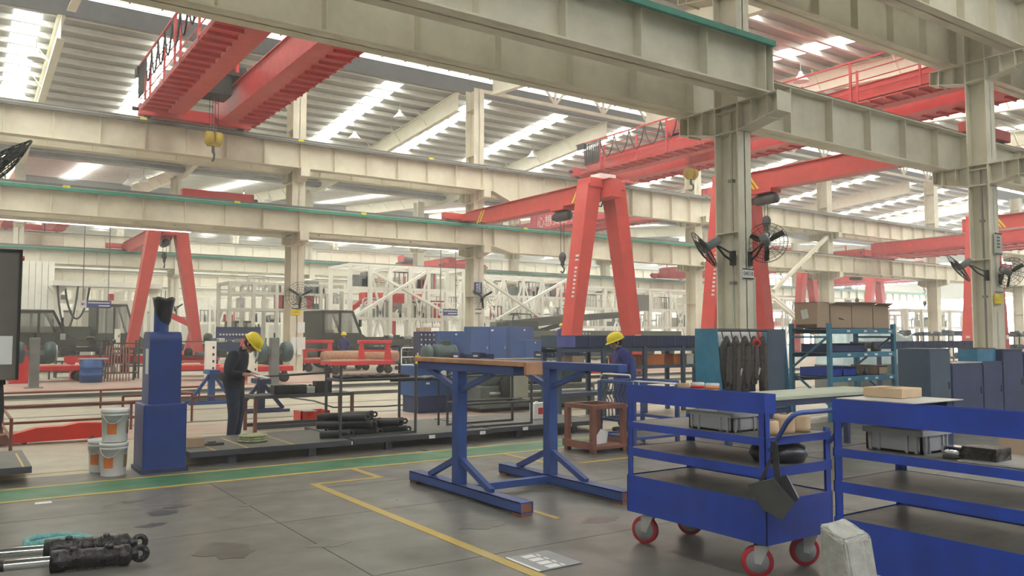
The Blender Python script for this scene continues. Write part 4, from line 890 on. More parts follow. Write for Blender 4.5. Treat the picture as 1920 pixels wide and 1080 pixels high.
# corrugated strips on the racks
for k, (x0, x1, y, z, lab) in enumerate(((pr_b.x, pr_d.x+.02, 10.95, 1.0, 'dark bar bundle across the first pipe rack'), (5.6, 6.6, 11.4, .93, 'ribbed dark tube lying left of the first T-stand post'), (q0.x, q0.x+1.25, 11.0, 1.0, 'long dark bar across the second pipe rack'))):
    t = thing('bar_bundle', lab, 'bar', (x0, y, z)); b = MB()
    for j in range(3):
        pts = [(i*(x1-x0)/16, .05*j, .02+.012*math.sin(i*1.9+j)) for i in range(17)]
        part('bar', MB().path(pts, .02, 6), 'dark_metal' if k != 1 else 'grey_metal', t)
t = thing('support_trestle', 'thin trestle carrying the ribbed tube on the middle platform', 'trestle', (6.1, 11.45, .186))
for xx in (-.35, .35): part('leg', MB().tube((xx, 0, 0), (xx, 0, .735), .018, n=8), 'dark_metal', t)
part('top_bar', MB().tube((-.5, 0, .73), (.5, 0, .73), .02, n=8), 'dark_metal', t)
# ================================================================== PEOPLE
FAT = 1.5
def skin_body(name, V, E_, root, mats, classify, extra):
    """V: {key:(x,y,z,r)}; one continuous skinned figure; returns object (local coords)"""
    keys = list(V); idx = {k: i for i, k in enumerate(keys)}
    me = bpy.data.meshes.new(name); me.from_pydata([V[k][:3] for k in keys], [(idx[a], idx[b]) for a, b in E_], []); me.update()
    o = bpy.data.objects.new(name, me); COL.objects.link(o)
    sk = o.modifiers.new('skin', 'SKIN'); sk.use_smooth_shade = True; sk.branch_smoothing = 0.6
    for i, k in enumerate(keys):
        sv = me.skin_vertices[0].data[i]; r = V[k][3]; fat = 1.0 if (k[0] in 'LR' and k[1:] in ('palm','wrist','ta','tb')) or k[1:2] == 'f' or k in ('neck','skull','nb') else (1.15 if k[1:] in ('hip', 'kn', 'an', 'heel', 'toe') else FAT); r = tuple(q*fat for q in r) if isinstance(r, tuple) else r*fat; sv.radius = r if isinstance(r, tuple) else (r, r); sv.use_root = (k == root)
    sb = o.modifiers.new('sub', 'SUBSURF'); sb.levels = 2; sb.render_levels = 2
    dg = bpy.context.evaluated_depsgraph_get(); dg.update()
    m2 = bpy.data.meshes.new_from_object(o.evaluated_get(dg)); bpy.data.objects.remove(o)
    vs = [v.co.copy() for v in m2.vertices]; fs = [list(p.vertices) for p in m2.polygons]; bpy.data.meshes.remove(m2)
    mb = MB(); mb.add(vs, fs, True); n0 = len(mb.f); cls = []
    for f in mb.f:
        c = sum((mb.v[i] for i in f), Vector())/len(f); cls.append(classify(c))
    for (b, k) in extra: n = len(mb.v); mb.v += b.v; mb.f += [[i+n for i in f] for f in b.f]; mb.sm += b.sm; cls += [k]*len(b.f)
    me = bpy.data.meshes.new(name); me.from_pydata([tuple(v) for v in mb.v], [], mb.f)
    for m in mats: me.materials.append(M[m])
    me.polygons.foreach_set('material_index', cls); me.polygons.foreach_set('use_smooth', [True]*len(mb.f)); me.update()
    return me
def hand_chain(V, E_, s, wrist, palm, fdir, side, up, curl):
    """palm + four fingers + thumb, as skin chains rooted in the palm"""
    w = Vector(wrist); p = Vector(palm); f = _unit(fdir); sd = _unit(side); u = _unit(up)
    V[s+'palm'] = (*p, (.022, .036))
    E_.append((s+'wrist', s+'palm'))
    for i, (o, L_) in enumerate(((-.030, .070), (-.010, .080), (.010, .074), (.028, .058))):
        b = p+f*.035+sd*o; m1 = b+f*(L_*.5)-u*(curl*.012); t = m1+f*(L_*.42)-u*(curl*.030)
        V[s+'f%da' % i] = (*b, .0095); V[s+'f%db' % i] = (*m1, .0085); V[s+'f%dc' % i] = (*t, .0070)
        E_ += [(s+'palm', s+'f%da' % i), (s+'f%da' % i, s+'f%db' % i), (s+'f%db' % i, s+'f%dc' % i)]
    b = p-f*.005-sd*.038; t = b+f*.045-sd*.018-u*.012
    V[s+'ta'] = (*b, .011); V[s+'tb'] = (*t, .008); E_ += [(s+'palm', s+'ta'), (s+'ta', s+'tb')]
def head_extras(hc, fwd, up, R):
    """nose, eyes, mouth, ears placed on the face; hc = skull centre"""
    f = _unit(fwd); u = _unit(up); s = u.cross(f); ex = []
    ex.append((MB().sphere(hc+f*R*.12-u*R*.15, R, 14, 10, (.92, .88, 1.14)), 0))
    ex.append((MB().tube(hc+f*(R*.98)-u*.005, hc+f*(R*1.22)-u*.034, .008, .015, 8).sphere(hc+f*(R*1.16)-u*.036, .013, 8, 6), 0))
    for q in (-1, 1):
        ex.append((MB().sphere(hc+f*(R*.98)+s*(q*.032)+u*.006, .010, 8, 6), 4))
        ex.append((MB().sphere(hc+s*(q*R*.93)-u*.02-f*.01, .026, 8, 6, (.8, .45, 1.2)), 0))
    ex.append((MB().cbox(hc+f*(R*1.0)-u*.062, (.012, .04, .008), Matrix((f, s, u)).transposed()), 5))
    return ex
def hard_hat(parent, c, fwd, up, R=.125):
    f = _unit(fwd); u = _unit(up); s = u.cross(f); mb = MB(); n = 24; prof = [(1.0, 0), (1.0, .25), (.93, .55), (.74, .82), (.42, .97), (.0, 1.03)]
    vs = []
    for r_, h in prof:
        for k in range(n):
            a = 2*math.pi*k/n; vs.append(c+f*(R*1.13*r_*math.cos(a))+s*(R*.95*r_*math.sin(a))+u*(R*.98*h))
    mb.add(vs, [(i*n+k, i*n+(k+1) % n, (i+1)*n+(k+1) % n, (i+1)*n+k) for i in range(len(prof)-1) for k in range(n)], True)
    hat = part('hard_hat', mb, 'yellow', parent)
    br = MB(); vs = []
    for k in range(n):
        a = 2*math.pi*k/n; e = .012+.032*max(0, math.cos(a))**2
        for rr, dz in ((0, .006), (e, -.010), (e, -.016), (0, -.004)): vs.append(c+f*((R*1.13+rr)*math.cos(a))+s*((R*.95+rr)*math.sin(a))+u*dz)
    br.add(vs, [(4*k+j, 4*((k+1) % n)+j, 4*((k+1) % n)+(j+1) % 4, 4*k+(j+1) % 4) for k in range(n) for j in range(4)], True)
    part('brim', br, 'yellow', hat)
    rg = MB(); rg.path([c+f*(R*1.15*math.cos(a))+u*(R*1.0*math.sin(a)+.004) for a in [.35+i*(math.pi-.7)/10 for i in range(11)]], .009, 6); part('crest_ridge', rg, 'yellow', hat)
    part('head_band', MB().torus(c-u*.012-f*.004, u, R*.93, .010, 20, 6), 'white', hat)
    return hat
def person(lab, loc, rz, V, E_, cat_fn, head, mats):
    hc, f, u, R = head
    r = thing('person', lab, 'person', loc, rz)
    ex = head_extras(hc, f, u, R)
    me = skin_body('body', V, E_, 'pelvis', mats, cat_fn, ex)
    link('body', me, r)
    return r
MATS = ['skin', 'cloth_dark', 'cloth_jeans', 'rubber', 'black_metal', 'rust']
def near(c, p, d): return (c-Vector(p)).length < d
# --- worker bent over the table, facing right, writing on a sheet
V = dict(pelvis=(-.03, 0, .90, (.15, .125)), belly=(-.055, 0, 1.04, (.155, .125)), chest=(-.02, 0, 1.22, (.165, .13)), nb=(.06, 0, 1.385, (.085, .08)), neck=(.13, 0, 1.44, .056), skull=(.20, 0, 1.475, .075))
E_ = [('pelvis', 'belly'), ('belly', 'chest'), ('chest', 'nb'), ('nb', 'neck'), ('neck', 'skull')]
for s, q in (('L', 1), ('R', -1)):
    V[s+'sh'] = (.03, q*.175, 1.335, .082); V[s+'el'] = (-.03, q*.245, 1.06, .060); V[s+'wrist'] = (.19, q*.13, 1.035, .036)
    V[s+'hip'] = (-.02, q*.09, .83, .105); V[s+'kn'] = (.015, q*.10, .47, .075); V[s+'an'] = (-.03, q*.10, .10, .055); V[s+'heel'] = (-.05, q*.10, .045, .042); V[s+'toe'] = (.14, q*.115, .035, .034)
    E_ += [('chest', s+'sh'), (s+'sh', s+'el'), (s+'el', s+'wrist'), ('pelvis', s+'hip'), (s+'hip', s+'kn'), (s+'kn', s+'an'), (s+'an', s+'heel'), (s+'heel', s+'toe')]
    hand_chain(V, E_, s, (.19, q*.13, 1.035), (.245, q*.105, 1.035), (1, -q*.35, -.1), (.3, q*1.0, 0), (0, 0, 1), 1.0)
hc = Vector((.225, 0, 1.49)); hf = Vector((.62, 0, -.78)); hu = Vector((.78, 0, .62))
def cl1(c):
    if c.z > 1.40 and c.x > .10: return 0
    if c.x > .175 and .95 < c.z < 1.12: return 0
    if c.z < .085: return 3
    return 1 if c.z > .80 else 2
p1 = Vector((3.50, 12.28, 0))
w1 = person('worker in dark clothes and yellow hard hat bent over a sheet', p1, -TH-.05, V, E_, cl1, (hc, hf, hu, .092), MATS)
part('hair', MB().sphere(hc-hf*.02+hu*.0, .10, 14, 10, (1, .93, 1.0)), 'hair', w1)
hard_hat(w1, hc+hu*.035-hf*.005, hf, hu, .128)
part('mask', MB().sphere(hc+hf*.075-hu*.09, .035, 10, 8, (1, 1.2, .7)), 'cardboard', w1)
clp = thing('clipboard', 'white paper sheet on a board held by the bent worker', 'clipboard', p1+Vector((.30*math.cos(TH), -.30*math.sin(TH), 1.02)), -TH)
part('sheet', MB().cbox((.02, 0, -.004), (.30, .21, .006), Matrix.Rotation(.22, 3, 'Y')), 'paper', clp); part('board', MB().cbox((.02, 0, -.011), (.31, .22, .006), Matrix.Rotation(.22, 3, 'Y')), 'plywood', clp)
# --- worker in blue seen from the side, facing left
V = dict(pelvis=(0, 0, .92, (.155, .13)), belly=(-.02, 0, 1.07, (.165, .135)), chest=(.0, 0, 1.25, (.175, .14)), nb=(.05, 0, 1.39, (.09, .085)), neck=(.075, 0, 1.44, .058), skull=(.10, 0, 1.50, .075))
E_ = [('pelvis', 'belly'), ('belly', 'chest'), ('chest', 'nb'), ('nb', 'neck'), ('neck', 'skull')]
for s, q in (('L', 1), ('R', -1)):
    V[s+'sh'] = (.02, q*.185, 1.345, .088); V[s+'el'] = (-.02, q*.26, 1.08, .066); V[s+'wrist'] = (.21, q*.19, 1.09, .038)
    V[s+'hip'] = (0, q*.09, .85, .11); V[s+'kn'] = (.03, q*.10, .47, .08); V[s+'an'] = (-.02, q*.10, .10, .056); V[s+'heel'] = (-.04, q*.10, .045, .042); V[s+'toe'] = (.15, q*.115, .035, .034)
    E_ += [('chest', s+'sh'), (s+'sh', s+'el'), (s+'el', s+'wrist'), ('pelvis', s+'hip'), (s+'hip', s+'kn'), (s+'kn', s+'an'), (s+'an', s+'heel'), (s+'heel', s+'toe')]
    hand_chain(V, E_, s, (.21, q*.19, 1.09), (.265, q*.17, 1.10), (1, -q*.2, .1), (.2, q*1.0, 0), (0, 0, 1), 1.3)
hc2 = Vector((.105, 0, 1.50)); hf2 = Vector((.92, 0, -.38)); hu2 = Vector((.38, 0, .92))
def cl2(c):
    if c.z > 1.42 and c.x > .0: return 0
    if c.x > .19 and 1.0 < c.z < 1.2: return 0
    if c.z < .085: return 3
    return 1 if c.z > .80 else 2
FAT = 1.6
w2 = person('worker in blue jacket and yellow hard hat at the blue racks', (9.32, 10.3, 0), math.pi-TH+.15, V, E_, cl2, (hc2, hf2, hu2, .092), ['skin', 'cloth_blue', 'cloth_blue', 'rubber', 'black_metal', 'rust'])
part('hair', MB().sphere(hc2-hf2*.02, .10, 14, 10, (1, .93, 1.0)), 'hair', w2); hard_hat(w2, hc2+hu2*.035-hf2*.01, hf2, hu2, .130)
# --- tiny workers far back
V = dict(pelvis=(0, 0, .95, .14), chest=(0, 0, 1.3, .16), nb=(0, 0, 1.46, .07), skull=(0, 0, 1.62, .09))
E_ = [('pelvis', 'chest'), ('chest', 'nb'), ('nb', 'skull')]
for s, q in (('L', 1), ('R', -1)):
    V[s+'sh'] = (0, q*.19, 1.38, .075); V[s+'el'] = (.0, q*.25, 1.1, .055); V[s+'ha'] = (.15, q*.2, .95, .04); V[s+'hip'] = (0, q*.09, .85, .10); V[s+'kn'] = (0, q*.1, .47, .07); V[s+'an'] = (0, q*.1, .06, .05); V[s+'toe'] = (.13, q*.1, .035, .035)
    E_ += [('chest', s+'sh'), (s+'sh', s+'el'), (s+'el', s+'ha'), ('pelvis', s+'hip'), (s+'hip', s+'kn'), (s+'kn', s+'an'), (s+'an', s+'toe')]
def cl3(c): return 0 if c.z > 1.5 else (1 if c.z > .85 else 2)
for k, (px, Y, lab, zoff, m) in enumerate(((645, 37.0, 'distant worker in yellow hard hat beside the dark truck cab', 0, 'cloth_blue'), (1053, 37.5, 'distant worker in yellow hard hat standing by the crane boom', .55, 'cloth_blue'))):
    p = AY(px, 600, Y); r = thing('person', lab, 'person', (p.x, Y, zoff), -2.2)
    link('body', skin_body('body', V, E_, 'pelvis', ['skin', m, m], cl3, []), r); hard_hat(r, Vector((0, 0, 1.66)), Vector((1, 0, 0)), UP, .14)
    if zoff:
        t = thing('step_platform', 'low step platform under the distant worker by the boom', 'platform', (p.x, Y, 0)); part('deck', MB().box(-.5, .5, -.5, .5, .5, .55), 'grey_metal', t)
        for sx in (-.45, .45):
            for sy in (-.45, .45): part('leg', MB().box(sx-.03, sx+.03, sy-.03, sy+.03, 0, .5), 'grey_metal', t)
# ================================================================== MIDDLE GROUND
def legs4(r, x0, x1, y0, y1, z0, z1, w, m, name='leg'):
    for x in (x0, x1-w):
        for y in (y0, y1-w): part(name, MB().box(x, x+w, y, y+w, z0, z1), m, r)
# ---- table the bent worker writes at
t = thing('work_table', 'dark angle steel table in front of the bent worker', 'table', (4.15, 13.5, 0))
legs4(t, 0, 1.75, 0, .6, 0, .56, .05, 'rust'); part('top_frame', MB().box(0, 1.75, 0, .06, .56, .615).box(0, 1.75, .54, .6, .56, .615).box(0, .06, .06, .54, .56, .615).box(1.69, 1.75, .06, .54, .56, .615), 'dark_metal', t)
part('bottom_rail', MB().box(.05, 1.7, 0, .05, .06, .12), 'dark_metal', t); part('bottom_rail', MB().box(.05, 1.7, .55, .6, .06, .12), 'dark_metal', t)
part('plate', MB().box(.06, 1.69, .06, .54, .595, .612), 'dark_metal', t)
for k, (x0, x1, h, lab) in enumerate(((.36, .62, .155, 'black square machined block on the work table, left one'), (.66, .92, .15, 'black square machined block on the work table, middle one'), (1.10, 1.38, .20, 'black double slotted block on the work table, right end'))):
    tt = thing('machined_block', lab, 'machine part', (4.15+(x0+x1)/2, 13.7, .616)); w = (x1-x0)/2
    part('block', MB().bbox(-w, w if k < 2 else -.01, -.1, .1, .0, h, .006) if k < 2 else MB().bbox(-w, -.012, -.1, .1, 0, h, .006), 'black_metal', tt)
    part('face_plate', MB().bbox(-w+.03, w-.03, -.112, -.1, .02, h-.02, .003) if k < 2 else MB().bbox(.012, w, -.1, .1, 0, h, .006), 'black_metal', tt)
tt = thing('steel_bracket', 'shiny steel bracket between the black blocks on the table', 'machine part', (5.17, 13.7, .616)); part('body', MB().bbox(-.07, .07, -.06, .06, 0, .11, .01), 'light_metal', tt); part('pin', MB().tube((0, 0, .1), (0, 0, .15), .02, n=10), 'chrome', tt)
tt = thing('bent_bar', 'dark bent bar arching over the blocks on the work table', 'bar', (4.35, 13.95, .616)); part('bar', MB().path([(0, 0, 0), (0, 0, .26), (.03, 0, .29), (1.2, 0, .33), (1.26, 0, .30), (1.28, 0, 0)], .02, 8), 'dark_metal', tt)
# ---- red box
t = thing('red_tool_box', 'red steel box with notched side on the pale floor', 'box', (5.68, 14.95, 0))
part('body', MB().prism([(-.28, 0), (.28, 0), (.28, .2), (.02, .2), (-.06, .13), (-.16, .08), (-.22, .2), (-.28, .22)], (0, -.2, 0), (1, 0, 0), UP, (0, .02, 0)).box(-.28, .28, .18, .2, 0, .2).box(-.28, -.26, -.2, .2, 0, .2).box(.26, .28, -.2, .2, 0, .2).box(-.28, .28, -.2, .2, 0, .02), 'bright_red', t)
part('grey_lid', MB().box(-.24, .05, -.16, .17, .185, .2), 'crate_grey', t)
# ---- red jack beam at left
t = thing('red_jack_beam', 'low red steel jack beam on the floor at left', 'jack', (1.35, 14.1, 0))
part('beam', MB().prism([(-.55, .03), (.72, .06), (.72, .27), (.3, .29), (.1, .25), (-.25, .24), (-.55, .16)], (0, -.12, 0), (1, -.12, 0), UP, (0, .24, 0)), 'bright_red', t)
part('worn_nose', MB().prism([(-.75, .03), (-.55, .03), (-.55, .17), (-.75, .15)], (0, -.13, 0), (1, -.12, 0), UP, (0, .26, 0)), 'rust', t)
part('roller', MB().tube((.5, -.18, .05), (.5, .02, .05), .05, n=12), 'dark_metal', t); part('roller', MB().tube((-.4, -.05, .04), (-.4, .15, .04), .04, n=12), 'dark_metal', t)
# ---- brown pipe guard rails round the pit
def guard(lab, pts, z, posts, mid=True):
    p0 = Vector((pts[0][0], pts[0][1], 0)); r = thing('guard_rail', lab, 'railing', p0)
    for zz in ((z, z*.45) if mid else (z,)): part('rail', MB().path([Vector((x, y, zz))-p0 for x, y in pts], .022, 8), 'pipe_brown', r)
    for x, y in posts: part('post', MB().tube(Vector((x, y, 0))-p0, Vector((x, y, z))-p0, .022, n=8), 'pipe_brown', r)
    return r
guard('brown pipe guard rail at left in front of the pit', [(.72, 13.0), (.72, 15.3), (3.4, 15.3)], .47, [(.72, 13.0), (.72, 15.3), (2.6, 15.3)])
guard('brown pipe guard rail along the far side of the pit', [(.5, 20.2), (2.8, 20.2), (4.9, 20.2)], .40, [(.5, 20.2), (2.8, 20.2), (4.9, 20.2)], False)
guard('brown pipe guard rail ending right of the blue column', [(2.6, 16.14), (3.79, 16.14), (3.79, 17.5)], .52, [(2.6, 16.14), (3.79, 16.14), (3.79, 17.5)], False)
guard('red pipe rail behind the bent worker', [(3.9, 17.9), (5.2, 17.9)], .33, [(3.9, 17.9), (5.2, 17.9)], False)
# ---- blue trestles
for k, (x, y, h, lab, m) in enumerate(((5.15, 20.1, .80, 'blue steel trestle behind the bent worker', 'blue_cabinet'), (5.45, 17.3, .70, 'dark blue trestle right of the bent worker', 'navy'))):
    t = thing('trestle', lab, 'trestle', (x, y, 0))
    part('head', MB().box(-.12, .12, -.3, .3, h-.1, h), m, t); part('post', MB().box(-.07, .07, -.07, .07, .06, h-.1), m, t)
    for s in (-1, 1): part('strut', MB().bar((s*.05, 0, h-.12), (s*.48, 0, .06), .07), m, t)
    for s in (-1, 1): part('foot', MB().box(-.55, .55, s*.2-.04, s*.2+.04, 0, .06), m, t)
    part('foot_tie', MB().box(-.06, .06, -.16, .16, .0, .055), m, t)
# ---- cable on floor
single('floor_cable', MB().path([G(x, y, .012) for x, y in ((540, 745), (590, 752), (625, 764), (720, 762), (800, 756), (860, 752))], .02, 6), 'black_metal', 'thin black cable across the pale floor behind the table', 'cable')
# ---- lathe like machine in the middle
t = thing('lathe_machine', 'grey machine tool with black chuck and beige control panel', 'machine', (9.1, 14.4, 0))
part('bed', MB().bbox(.0, 3.1, .0, .9, .08, .55, .02), 'machine_grey', t); part('plinth', MB().box(.1, 3.0, .1, .8, 0, .08), 'dark_metal', t)
part('headstock', MB().bbox(.15, 1.2, .1, .8, .55, 1.02, .03), 'machine_grey', t); part('tailstock', MB().bbox(2.35, 2.9, .2, .75, .55, .98, .03), 'machine_green', t)
ch = part('chuck', MB().lathe([(.05, 0), (.19, .0), (.19, .12), (.15, .13), (.15, .2), (.06, .22)], (1.2, .45, .82), (1, 0, 0), 20), 'black_metal', t); part('spindle', MB().lathe([(.13, -.5), (.13, 0)], (1.2, .45, .82), (1, 0, 0), 16), 'light_metal', ch)
part('drive_wheel', MB().lathe([(.06, -.08), (.3, -.08), (.32, 0), (.3, .08), (.06, .08)], (.75, -.1, .52), (0, 1, 0), 24), 'black_metal', t); part('drive_hub', MB().lathe([(.02, -.13), (.09, -.12), (.09, 0)], (.75, -.1, .52), (0, 1, 0), 14), 'dark_metal', t)
b0 = AY(963, 680, 14.1); b1 = AY(991, 745, 14.1); pn = part('control_panel', MB().bbox(b0.x-9.1, b1.x-9.1, -.3, .0, max(.1, b1.z), b0.z, .01), 'beige', t)
for k in range(3):
    for j in range(2): part('button', MB().tube((b0.x-9.1+.08+.06*k, -.30, b0.z-.1-.07*j), (b0.x-9.1+.08+.06*k, -.315, b0.z-.1-.07*j), .018, n=8), 'black_metal', pn)
part('oil_tray', MB().bbox(1.35, 2.3, .1, .8, .55, .62, .01), 'dark_metal', t); part('carriage', MB().bbox(1.6, 2.1, .15, .75, .62, .85, .02), 'machine_grey', t)
part('guide_rod', MB().tube((.2, -.03, .40), (3.0, -.03, .40), .03, n=10), 'light_metal', t); part('guide_rod', MB().tube((.2, -.03, .26), (3.0, -.03, .26), .022, n=10), 'light_metal', t)
t = thing('blue_machine_base', 'blue machine base with white emblem left of the first T-stand post', 'machine', (7.95, 15.0, 0))
part('housing', MB().bbox(0, 1.05, 0, .8, .35, .98, .015), 'blue_cabinet', t); part('foot', MB().box(.05, 1.0, .05, .75, 0, .35), 'navy', t)
part('emblem', MB().lathe([(.02, 0), (.10, 0), (.10, .012), (.02, .012)], (.62, -.001, .78), (0, -1, 0), 18), 'paper', t); part('maker_plate', MB().box(.8, 1.0, -.012, 0, .72, .84), 'paper', t); part('small_tag', MB().box(.2, .28, -.012, 0, .6, .64), 'paper', t)
# navy trays on the machine line
for k, (px, w) in enumerate(((866, .35), (905, .42), (1018, .3), (1040, .3), (1063, .34), (1085, .3))):
    p = AY(px, 668, 17.2); t = thing('parts_tray', 'small navy parts tray on the machine line, %s' % ('leftmost', 'second from left', 'third from left', 'fourth from left', 'fifth from left', 'rightmost')[k], 'tray', (p.x, 17.2, 1.03)); t_ = .012
    part('tray', MB().prism([(-w/2, 0), (w/2, 0), (w/2, .12), (w/2-.012, .12), (w/2-.012, .012), (-w/2+.012, .012), (-w/2+.012, .17), (-w/2, .17)], (0, -.2, 0), (1, 0, 0), UP, (0, .4, 0)).box(-w/2, w/2, .19, .2, 0, .15), 'navy', t); part('label', MB().box(-w/2-.002, -w/2, -.1, .1, .06, .1), 'paper', t)
t = thing('machine_bench', 'long dark bench carrying the parts trays behind the lathe', 'bench', (10.1, 17.2, 0)); part('top', MB().box(-.4, 5.2, -.3, .3, .97, 1.029), 'machine_grey', t); legs4(t, -.35, 5.15, -.28, .28, 0, .97, .06, 'dark_metal')
# ---- blue bin rack behind the second worker
x0 = 9.65; xr = 14.0
t = thing('bin_rack', 'long navy steel rack with divided top bins behind the blue worker', 'rack', (x0, 12.5, 0)); W_ = xr-x0
part('bin_back', MB().box(0, W_, .5, .52, 1.38, 1.60), 'navy', t); part('bin_floor', MB().box(0, W_, 0, .52, 1.36, 1.38), 'navy', t); part('bin_front', MB().box(0, W_, -.02, 0, 1.38, 1.60), 'navy', t)
part('end_panel', MB().box(-.02, .42, -.035, -.021, 1.38, 1.60), 'lilac', t)
for k in range(12): part('divider', MB().box(W_*k/11-.012, W_*k/11+.012, -.03, .5, 1.38, 1.61), 'slate', t)
for z in (1.28, .92, .42): part('shelf_beam', MB().box(0, W_, 0, .06, z, z+.07), 'slate', t); part('shelf_beam', MB().box(0, W_, .46, .52, z, z+.07), 'slate', t); part('shelf_panel', MB().box(0, W_, .06, .46, z+.05, z+.06), 'navy', t)
for x in (0, .52*W_/2, W_*.52, W_*.78, W_-.09):
    for y in (-.02, .46): part('post', MB().box(x, x+.09, y, y+.06, 0, 1.38), 'slate', t)
for k, (px0, px1, m) in enumerate(((1075, 1098, 'cardboard'), (1162, 1182, 'bright_red'), (1206, 1248, 'orange'), (1266, 1288, 'orange'), (1290, 1303, 'beige'))):
    a = AY(px0, 672, 12.56); b = AY(px1, 672, 12.56); t = thing('storage_box', '%s box on the second shelf of the navy bin rack' % ('brown', 'red', 'wide orange', 'hatched orange', 'cream')[k], 'box', ((a.x+b.x)/2, 12.75, .985)); w = (b.x-a.x)/2
    part('box', MB().bbox(-w, w, -.15, .15, 0, .22, .006), m, t); part('lid_edge', MB().box(-w-.006, w+.006, -.156, .156, .19, .225), m, t)
a = AY(1276, 640, 12.4); t = thing('paper_bundle', 'bundle of white papers on the navy rack beside the teal sling rack', 'paper', (a.x, 12.4, 1.36)); part('bundle', MB().bbox(-.2, .25, -.1, .05, .0, .14, .01), 'paper', t); part('strap', MB().box(-.02, .02, -.103, .053, -.001, .143), 'crate_grey', t)
t.location = (a.x, 12.72, 1.381)
# ---- teal sling rack
X0, X1, Ya, Yb = 10.0, 11.68, 8.80, 9.28
t = thing('sling_rack', 'teal steel rack with slanted end plates hung with dark slings', 'rack', (X0, Ya, 0)); D_ = Yb-Ya; W_ = X1-X0
for x in (0, W_): part('end_plate', MB().prism([(-.10, .35), (D_+.0, .35), (D_, 1.72), (.02, 1.72)], (x-.01, 0, 0), (0, 1, 0), UP, (.02, 0, 0)), 'teal_blue', t)
part('top_bar', MB().box(0, W_, D_*.3, D_*.45, 1.68, 1.72), 'dark_metal', t); part('front_bar', MB().tube((0, .03, 1.69), (W_, .03, 1.69), .02, n=8), 'dark_metal', t)
part('front_plate', MB().box(1.20, W_, .0, .012, .4, 1.69), 'slate', t)
part('base_plate', MB().box(0, W_, -.08, D_, .32, .36), 'navy', t); legs4(t, 0, W_, -.08, D_, 0, .32, .06, 'navy')
for k in range(5): part('hook', MB().path([(.12+.22*k, .03, 1.67), (.12+.22*k, .0, 1.55), (.12+.22*k, -.03, 1.52), (.12+.22*k, -.05, 1.56)], .01, 6), 'dark_metal', t)
labs = ('wide black sling hanging leftmost on the teal rack', 'grey brown sling second from left on the teal rack', 'thick dark sling in the middle of the teal rack', 'dark sling with red knot on the teal rack', 'slim dark sling rightmost on the teal rack')
for k in range(5):
    x = X0+.12+.22*k; y = Ya-.04; z = 1.53; t = thing('lifting_sling', labs[k], 'sling', (x, y, z-.95))
    Ls = (.75, .95, .8, .7, .9)[k]; w = (.10, .07, .09, .07, .05)[k]
    pts = [(-w*.4, 0, .95-Ls), (-w*.9, -.02, .95-Ls*.6), (-w*.8, -.02, .95-.1), (0, -.02, .97), (w*.8, -.02, .95-.12), (w*.95, -.03, .95-Ls*.65), (w*.5, 0, .95-Ls)]
    part('loop', MB().path(pts, [.035, .045, .05, .055, .05, .045, .035], 10, True), 'sling' if k else 'black_metal', t)
    part('inner_loop', MB().path([(-w*.3, -.05, .9-Ls*.8), (-w*.2, -.06, .85), (w*.2, -.06, .86), (w*.25, -.05, .9-Ls*.85)], .035, 8), 'sling', t)
    if k == 3: part('red_knot', MB().torus((0, -.07, .90), (.3, 1, .2), .06, .022, 14, 6), 'red', t)
    if k in (1, 3): part('metal_tag', MB().cbox((.05, -.08, .45), (.04, .006, .12), Matrix.Rotation(.4, 3, 'Y')), 'light_metal', t)
t = thing('white_cloth', 'crumpled white cloths lying behind the sling rack bar', 'cloth', (10.55, 9.13, 1.36)); cl = MB()
n = 14; vs = []
for i in range(n+1):
    for j in range(4): vs.append((-.45+i*.09, .02*j+.015*math.sin(i*2.1), .06+.09*j+.03*math.sin(i*1.7+j)))
cl.add(vs, [(i*4+j, (i+1)*4+j, (i+1)*4+j+1, i*4+j+1) for i in range(n) for j in range(3)], True); clo = part('cloth', cl, 'paper', t)
part('support_board', MB().box(-.5, .85, .09, .1, -1.0, .3), 'slate', t)
# ---- teal shelf rack with cartons
RX0, RX1, RY0, RY1 = 13.5, 15.72, 9.2, 10.1
t = thing('pallet_rack', 'teal blue shelf rack with cardboard boxes on top', 'rack', (RX0, RY0, 0)); W_, D_ = RX1-RX0, RY1-RY0
for x in (0, W_-.08):
    for y in (0, D_-.07): part('post', MB().box(x, x+.08, y, y+.07, 0, 1.84), 'rack_teal', t)
    part('end_brace', MB().bar((x+.04, .05, 1.6), (x+.04, D_-.05, 1.0), .035), 'rack_teal', t); part('end_brace', MB().bar((x+.04, D_-.05, .9), (x+.04, .05, .3), .035), 'rack_teal', t); part('end_tie', MB().box(x+.01, x+.07, .07, D_-.07, 1.56, 1.6), 'rack_teal', t)
shelf_z = [AY(1610, y, RY0).z for y in (616, 660, 705, 748)]
for z in shelf_z:
    for y in (0.0, D_-.05): part('shelf_beam', MB().box(.08, W_-.08, y, y+.05, z-.10, z), 'rack_teal', t)
    part('shelf_panel', MB().box(.02, W_-.02, .05, D_-.05, z-.02, z-.004), 'slate', t)
    for xx in (.55, 1.1, 1.45, 1.95): part('price_tag', MB().box(xx, xx+.1, -.006, 0, z-.07, z-.03), 'paper', t)
